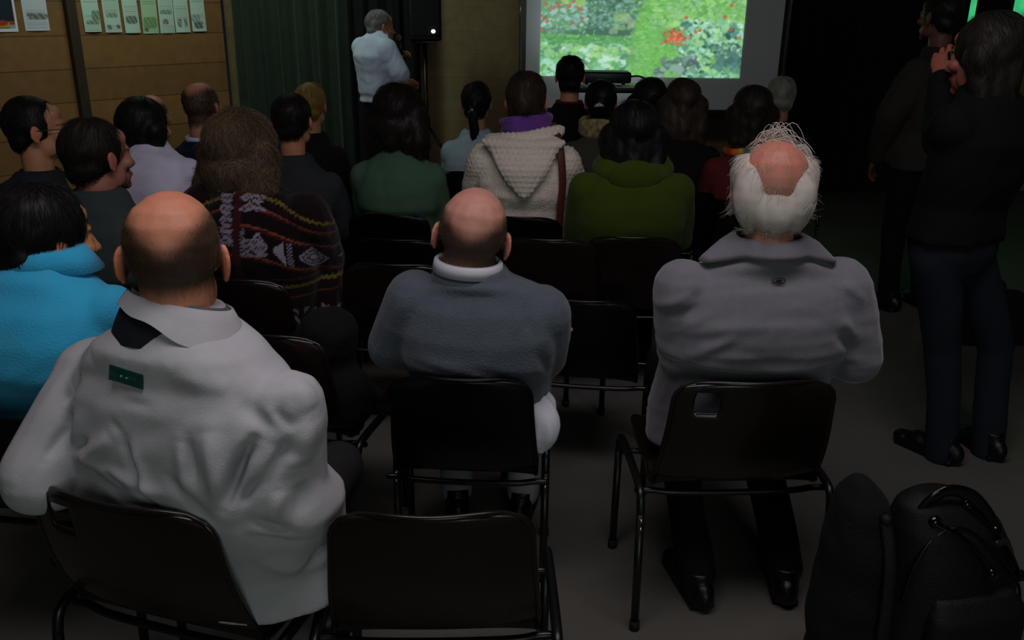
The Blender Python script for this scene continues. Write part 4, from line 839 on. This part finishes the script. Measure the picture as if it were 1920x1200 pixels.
hv_, hf_ = remesh(g, .007, 4); hn = normals(hv_, hf_); Lk = .024; aa = hv_[:, 0]/Lk; bb = hv_[:, 2]/Lk; rr_ = np.floor(bb); a2 = aa + .5*(rr_ % 2); hv_ = hv_ + hn*(.0065*np.exp(-(((a2-np.round(a2))**2 + (bb-rr_-.5)**2)**.5/.3)**2))[:, None]
obj('hood', (hv_, hf_), M_CREAM, C13.top, label='bobble-knit hood hanging down the back')
g = Geo()
for k in range(3): g.tube([C13.nbp + V((.098+.012*math.sin(k*2+a*2))*math.sin(a), -(.092+.01*math.cos(k+a*3))*math.cos(a) - .004, .020 + k*.026 + .008*math.sin(a*2+k) + .012*math.sin(a)) for a in np.linspace(0, 2*PI, 30)[:-1]], .026 - .003*k, 10, closed=True)
sv_, sf_ = remesh(g, .008, 3); obj('scarf', (sv_, sf_), mat('purple_scarf', (108, 62, 150), rough=1, bump=.4, bscale=60, var=.3, vscale=14, sheen=.2), C13.root, label='bulky purple scarf')
# shoulder bag: strap over her right shoulder
b_ = [C13.loc(at(u, v, d)) for u, v, d in ((1040, 243, 4.05), (1048, 262, 3.985), (1053, 300, 3.96), (1055, 345, 3.955), (1051, 390, 3.955), (1049, 430, 3.96))]
w_ = [C13.base + C13.R @ q for q in [b_[0] + V(-.03, .14, .0), b_[0] + V(-.01, .05, .02)] + b_ + [b_[-1] + V(.0, .02, -.1)]]
sb = thing('shoulder_bag', 'brown shoulder bag strap over the cream cardigan, bag at the hip', 'bag', tuple(w_[-1]))
obj('strap', Geo().tube(smooth_path([q - w_[-1] for q in w_], 40), .017, 12, flat=(1, .22)), mat('brown_leather', (92, 44, 28), rough=.5, bump=.2, bscale=120), sb)
obj('pouch', Geo().box((.03, .04, -.1), (.06, .2, .2), bev=.025), mat('brown_leather', (92, 44, 28)), sb); obj('flap', Geo().box((.063, .04, -.05), (.01, .19, .11), bev=.004), mat('brown_leather', (92, 44, 28)), sb)
D14 = person('dark silhouette with short black hair and a dark red collar before the screen', (1070, 107), 5.35, -.06, 'black', hs=.97, sw=.23, hair=('short', (14, 12, 12)), topc=(14, 14, 15), nstr=2200, rstr=.0016, strlen=.06, ghost_chair='black chair under the silhouette with a red collar', collar=False)
ring_strip('collar', D14, [(-.03, .1, .09), (.0, .085, .08), (.02, .08, .075)], mat('dark_red_collar', (88, 20, 22), rough=.9), D14.top, label='dark red collar')
K15 = person('dark-haired person with a white hair clip and a pale mottled scarf', (1128, 152), 5.0, -.05, 'black', hs=1.0, sw=.215, hair=('updo', (14, 12, 12)), topc=(74, 76, 62), ghost_chair='black chair under the person in the mottled scarf', collar=False)
cl(K15, -.015, -.142, .0)
g = Geo()
for k in range(3): g.tube([K15.nbp + V(.095*math.sin(a), -.09*math.cos(a), .0 + k*.026 + .006*math.sin(a*3+k)) for a in np.linspace(0, 2*PI, 26)[:-1]], .027, 10, closed=True)
obj('scarf', remesh(g, .009, 3), mat('mottled_scarf', (170, 156, 108), rough=1, bump=.6, bscale=60, var=.55, vscale=38), K15.root, label='pale mottled knitted scarf')
M_OLIVE = mat('olive_fleece', (62, 80, 20), rough=1, bump=.3, bscale=150, var=.1, sheen=.1, spec=.1)
O16 = person('long black-haired person in an olive green hooded top', (1192, 193), 3.66, -.05, 'brown', hs=1.08, sw=.262, nb=1.03, shz=.965, hair=('long', (16, 14, 14)), topmat=M_OLIVE, garment='hoodie', bulk=.015, nstr=4200, rstr=.0013, strlen=.08, ghost_chair='brown chair under the person in the olive hooded top', collar=False, hyaw=-.05)
g = Geo()
for k in range(2): g.tube([O16.nbp + V((.12+.02*k)*math.sin(a), -(.09+.03*k)*math.cos(a) - .01, -.01 - k*.03 - .035*max(math.cos(a), 0)) for a in np.linspace(0, 2*PI, 30)[:-1]], .032, 10, closed=True)
g.ell(O16.nbp + V(0, -.13, -.06), (.11, .035, .07)); obj('hood', remesh(g, .009, 5), M_OLIVE, O16.top, label='slack hood round the neck')
B17 = person('dark-haired silhouette, left of two heads below the screen picture', (1220, 150), 5.1, -.03, 'black', hs=1.02, sw=.21, hair=('bob', (14, 12, 12)), topc=(16, 16, 18), nstr=2000, rstr=.0014, ghost_chair='black chair under the left of the two heads below the screen')
B18 = person('brown long-haired head, right of two heads below the screen picture', (1283, 150), 4.75, -.02, 'black', hs=1.02, sw=.215, hair=('long', (52, 42, 32)), topc=(17, 17, 19), nstr=2400, rstr=.0014, ghost_chair='black chair under the right of the two heads below the screen')
def red_sleeve(p, v, n): 
    w = sm(-v[:, 0], .10, .13)[:, None]; return np.array(lin((40, 33, 26)))*(1-w) + np.array(lin((92, 22, 26)))*w
S19 = person('dark-haired person in brown and dark red jacket with a colourful scarf', (1414, 165), 4.6, .0, 'black', hs=1.06, sw=.24, hair=('bob', (36, 29, 24)), colfn=red_sleeve, topmat=mat('two_tone_jacket', attr=True, rough=.9, bump=.2), nstr=2200, ghost_chair='black chair under the person with the colourful scarf', collar=False)
sc_pts = [S19.nbp + V(.1*math.sin(a) - .02, -.1*math.cos(a) - .004, .02*math.sin(a) - .008) for a in np.linspace(-1.9, 1.9, 24)]
g = Geo().tube(sc_pts, .02, 10); gv, gf = g.data(); ck = [lin(c) for c in ((60, 150, 150), (70, 120, 60), (200, 50, 30), (230, 120, 30), (210, 170, 50), (90, 120, 110))]
obj('scarf', (gv, gf), mat('colourful_scarf', attr=True, rough=.9, var=.2, vscale=40), S19.root, cols=np.array([ck[int((x*38) % 6)] for x in gv[:, 0] + .5]), label='scarf in red, orange and blue-green patches')
E20 = person('grey-haired person at the right edge of the screen', (1467, 145), 5.6, .05, 'black', hs=1.0, sw=.22, hair=('short', (150, 152, 140)), topc=(36, 37, 36), ghost_chair='black chair under the grey-haired person by the screen edge')

# --- standing speaker with a microphone
lfp = locf((712, 20), 7.0, -.95, .02)
Sp = person('grey-haired standing person in a pale blue short-sleeved shirt holding a microphone', (712, 20), 7.0, -.8, hs=1.0, hyaw=-.25, hpit=-.06, stand=.73, sw=.225, hair=('short', (128, 120, 122)), topc=(206, 214, 242), legc=(20, 20, 22), skin=(200, 130, 96), short_sleeve=True, garment='shirt', nb=1.40, shz=1.345, sleeve=1.15, bulk=.02, belly=.03, vb=.0062, fold=.006, curl=.8,
            elbow=[V(-.20, .12, 1.08), V(.262, .03, 1.05)], wrist=[V(-.07, .20, 1.19), V(.09, .24, 1.03)], ringmod=lambda r: [(r[0][0], r[0][1], .885, r[0][3]+.01, r[0][4]+.01), (0, 0, .96, .17, .13)] + r[2:])
wr = Sp.WR[0]; hd_ = (Sp.WR[0]-Sp.EL[0])/np.linalg.norm(Sp.WR[0]-Sp.EL[0]); m1 = Sp.base + Sp.R @ (Sp.hc + Sp.Rh @ V(0, .150, -.07)); m0 = Sp.base + Sp.R @ (wr + hd_*.075 + V(.012, .0, -.03))
t = thing('microphone', 'black hand microphone held to the mouth of the standing speaker', 'microphone', tuple(m0)); obj('handle', Geo().tube([V(0, 0, 0), (m1-m0)*.75], [.012, .016], 12), M_BLK, t); obj('mesh_head', Geo().ell(m1-m0, (.025, .025, .028)), mat('steel_mesh', (120, 122, 120), rough=.4, metal=.8, bump=.6, bscale=400), t, label='steel mesh head')

# --- standing person with the camera, right
lf2 = locf((1858, 30), 3.05, .42, .02)
c_w = at(1787, 112, 3.22); c_l = lf2(c_w)
Ph = person('standing person in a dark jacket and jeans raising a small camera, right edge', (1858, 30), 3.05, .42, hs=1.08, hyaw=.2, hpit=-.1, stand=.76, sw=.225, hair=('bob', (36, 30, 24)), topc=(13, 14, 16), legc=(24, 31, 40), skin=(170, 100, 84), nstr=3600, bulk=.02, vb=.006, curl=.95, garment='jacket', sleeve=1.1, nb=1.375, shz=1.315,
            elbow=[c_l + V(-.10, -.10, -.26), c_l + V(.20, -.09, -.24)], wrist=[c_l + V(-.055, -.025, -.075), c_l + V(.075, -.035, -.07)],
            feet=[(lf2(at(1768, 650, 3.02)), lf2(at(1766, 838, 2.99))), (lf2(at(1866, 650, 3.08)), lf2(at(1852, 832, 3.03)))], ringmod=lambda r: [(0, 0, .86, .178, .125)] + r[1:])
t = thing('camera', 'small compact camera raised in front of the standing person in jeans', 'camera', tuple(c_w + V(0, 0, -.03)), .42+.5)
obj('camera_body', Geo().box((0, 0, .03), (.1, .026, .06), bev=.008), mat('camera_shell', (18, 18, 20), rough=.35), t); obj('lens', Geo().tube([(.01, .012, .03), (.01, .04, .03)], .022, balls=False), M_BLK, t)
obj('display', Geo().box((-.008, -.0138, .03), (.062, .002, .046)), mat('camera_display', (120, 150, 170), emit=.12, var=.3, vscale=30), t, label='faintly lit rear display')

# --- second standing person further back
S23 = person('standing person in a dark olive-grey jacket further back, left of the one with the camera', (1772, -14), 4.85, .45, hs=1.03, hyaw=.0, stand=.78, sw=.24, hair=('short', (26, 21, 18)), topc=(50, 48, 40), legc=(10, 10, 11), skin=(110, 70, 56), bulk=.03, garment='jacket', sleeve=1.15, elbow=[V(-.25, .02, 1.08), V(.25, .02, 1.08)], wrist=[V(-.2, .12, .86), V(.2, .12, .86)])

# ------------------------------------------------------------------ coats and bags
M_CLOTHB = mat('black_cloth', (6, 6, 7), rough=.95, bump=.3, bscale=120, var=.15); M_NYLON = mat('black_nylon', (7, 7, 8), rough=.6, bump=.35, bscale=260, var=.1); M_PATENT = mat('glossy_black_leather', (8, 8, 9), rough=.16, bump=.25, bscale=30, coat=.5)
g = Geo(); c0 = V(*at(596, 690, 2.45)[:2], 0); g.ell(c0 + V(.0, .02, .56), (.13, .12, .13)).ell(c0 + V(.04, -.02, .68), (.10, .09, .10)).ell(c0 + V(-.05, .06, .50), (.15, .14, .07)).ell(c0 + V(.09, -.03, .50), (.08, .1, .1)).ell(c0 + V(.06, .06, .46), (.13, .12, .035))
cv, cf = remesh(g, .011, 8); cn = normals(cv, cf); cv = cv + cn*(.013*vn(cv, 17, 2) + .006*vn(cv, 40, 3))[:, None]
tag(obj('coat', (cv, cf), M_CLOTHB), 'crumpled black coat heaped on the chair seat left of the grey sweater', 'coat')
# wheeled bag
bx, by = 1.095, 1.87
t = thing('travel_bag', 'black travel bag with glossy top handle on the floor, bottom right corner', 'bag', (bx, by, 0), math.radians(14))
g = Geo()
for i, (z, rx, ry) in enumerate([(.04, .185, .10), (.2, .19, .11), (.36, .175, .105), (.46, .145, .09), (.52, .095, .06), (.54, .05, .035)]): g.ell((0 - .0*z, 0, z), (rx, ry, .09))
g = Geo().loft([(0, 0, .025, .175, .095), (0, 0, .05, .19, .11), (0, 0, .25, .19, .115), (-.012, 0, .36, .175, .105), (-.04, 0, .45, .142, .09), (-.07, 0, .51, .10, .06), (-.085, 0, .535, .05, .03)], 36, 2.5)
bv_, bf_ = remesh(g, .009, 6); bn = normals(bv_, bf_); bv_ = bv_ + bn*(.005*vn(bv_, 15, 7))[:, None]; obj('bag_body', (bv_, bf_), M_NYLON, t)
g = Geo().loft([(.01, -.1, .06, .13, .03), (.01, -.112, .09, .14, .04), (.01, -.112, .25, .135, .04), (0, -.1, .30, .11, .025)], 28, 3); obj('front_pocket', remesh(g, .008, 5), M_NYLON, t)
obj('handle', Geo().tube(smooth_path([(-.135, -.03, .495), (-.125, -.045, .54), (-.085, -.05, .562), (-.03, -.055, .545), (.02, -.06, .495), (.05, -.07, .445)], 30), .018, 12, flat=(1, .4)), M_PATENT, t, label='glossy carrying handle')
obj('strap', Geo().tube(smooth_path([(-.12, -.06, .49), (-.07, -.088, .465), (-.02, -.105, .42), (.02, -.113, .36)], 24), .017, 12, flat=(1, .3)), M_PATENT, t); obj('strap', Geo().tube(smooth_path([(-.03, -.05, .52), (.03, -.075, .465), (.085, -.09, .40), (.135, -.09, .32)], 24), .015, 12, flat=(1, .3)), M_PATENT, t)
obj('buckle', Geo().box((.05, -.093, .425), (.04, .014, .03), rot(.6), bev=.005), mat('glossy_plastic', (30, 32, 36), rough=.12), t); obj('zip', Geo().tube(smooth_path([(-.175, -.07, .28), (-.165, -.075, .38), (-.12, -.075, .46), (-.05, -.085, .475), (.04, -.1, .40), (.13, -.095, .30), (.165, -.085, .2)], 30), .004, 8), mat('zip_metal', (70, 72, 76), rough=.3, metal=1), t)
for k in (-1, 1): obj('wheel', Geo().tube([(k*.13, .075, .028), (k*.16, .075, .028)], .028, 16, balls=False), M_BLKR, t)
g = Geo(); c1 = V(*at(1622, 950, 1.79)[:2], 0); zt = at(1615, 896, 1.79)[2]; g.loft([(c1[0], c1[1], .02, .08, .10), (c1[0], c1[1], .2, .088, .11), (c1[0]-.005, c1[1], zt*.72, .08, .10), (c1[0]-.012, c1[1], zt*.92, .055, .075), (c1[0]-.018, c1[1], zt, .02, .03)], 30)
cv, cf = remesh(g, .01, 6); cn = normals(cv, cf); cv = cv + cn*(.007*vn(cv, 18, 9))[:, None]; cv[:, 2] = np.maximum(cv[:, 2], .001)
sk = thing('rucksack', 'soft black rucksack standing between the brown chair and the travel bag', 'bag', tuple(c1)); obj('rucksack_body', (cv - c1, cf), M_CLOTHB, sk); obj('strap', Geo().tube(smooth_path([(.015, -.08, zt*.9), (.03, -.112, zt*.7), (.035, -.122, .2), (.03, -.112, .09)], 24), .014, 10, flat=(1, .35)), M_NYLON, sk)
g = Geo(); c2 = V(*atz(1815, 652, 0)[:2], 0) + V(.1, .12, 0); g.box(c2 + V(0, 0, .13), (.46, .24, .25), bev=.05); cv, cf = remesh(g, .012, 6); cn = normals(cv, cf); cv = cv + cn*(.01*vn(cv, 12, 4))[:, None]
hb_ = thing('holdall', 'low black holdall on the floor behind the legs of the standing person in jeans', 'bag', tuple(c2)); obj('holdall_body', (cv - c2, cf), M_CLOTHB, hb_); obj('handle', Geo().tube(smooth_path([(-.1, 0, .24), (-.08, 0, .31), (0, 0, .335), (.08, 0, .31), (.1, 0, .24)], 20), .009, 8), M_NYLON, hb_)

# ------------------------------------------------------------------ light
def area(name, loc, size, energy, rgb, aim, spread=PI):
    l = bpy.data.lights.new(name, 'AREA'); l.shape = 'RECTANGLE'; l.size, l.size_y = size; l.energy = energy; l.color = rgb; l.spread = spread
    o = bpy.data.objects.new(name, l); COL.objects.link(o); o.location = loc; o.rotation_euler = (Vector(aim) - Vector(loc)).to_track_quat('-Z', 'Y').to_euler(); return o
area('lamp_light', (.2, 1.3, CEIL-.12), (2.4, .8), 29, (1, .9, .97), (.1, 1.7, 0))
area('doorway_light', (.8, -3.3, 1.9), (2.0, 1.8), 24, (.88, 1, .97), (-.1, 3, .9))
area('wall_lamp_light', (-1.9, 6.1, CEIL-.1), (1.6, .3), 25, (.78, 1, .84), (-3.2, 7.2, 1.2))
pj = bpy.data.lights.new('projector_spill', 'SPOT'); pj.energy = 20; pj.spot_size = math.radians(62); pj.spot_blend = .9; pj.color = (.75, .9, 1); pj.shadow_soft_size = .03
po = bpy.data.objects.new('projector_spill', pj); COL.objects.link(po); po.location = (PTX+.05, PTY+.25, ptz+.06); po.rotation_euler = (Vector((scx-.35, YS, pz0+.45)) - po.location).to_track_quat('-Z', 'Y').to_euler()
w = bpy.data.worlds.new('hall_world'); SC.world = w; w.use_nodes = True; w.node_tree.nodes['Background'].inputs[0].default_value = (.5, .55, .6, 1); w.node_tree.nodes['Background'].inputs[1].default_value = .01
SC.view_settings.view_transform = 'Standard'; SC.view_settings.look = 'None'; SC.view_settings.exposure = 0; SC.view_settings.gamma = 1; SC.view_settings.use_curve_mapping = False
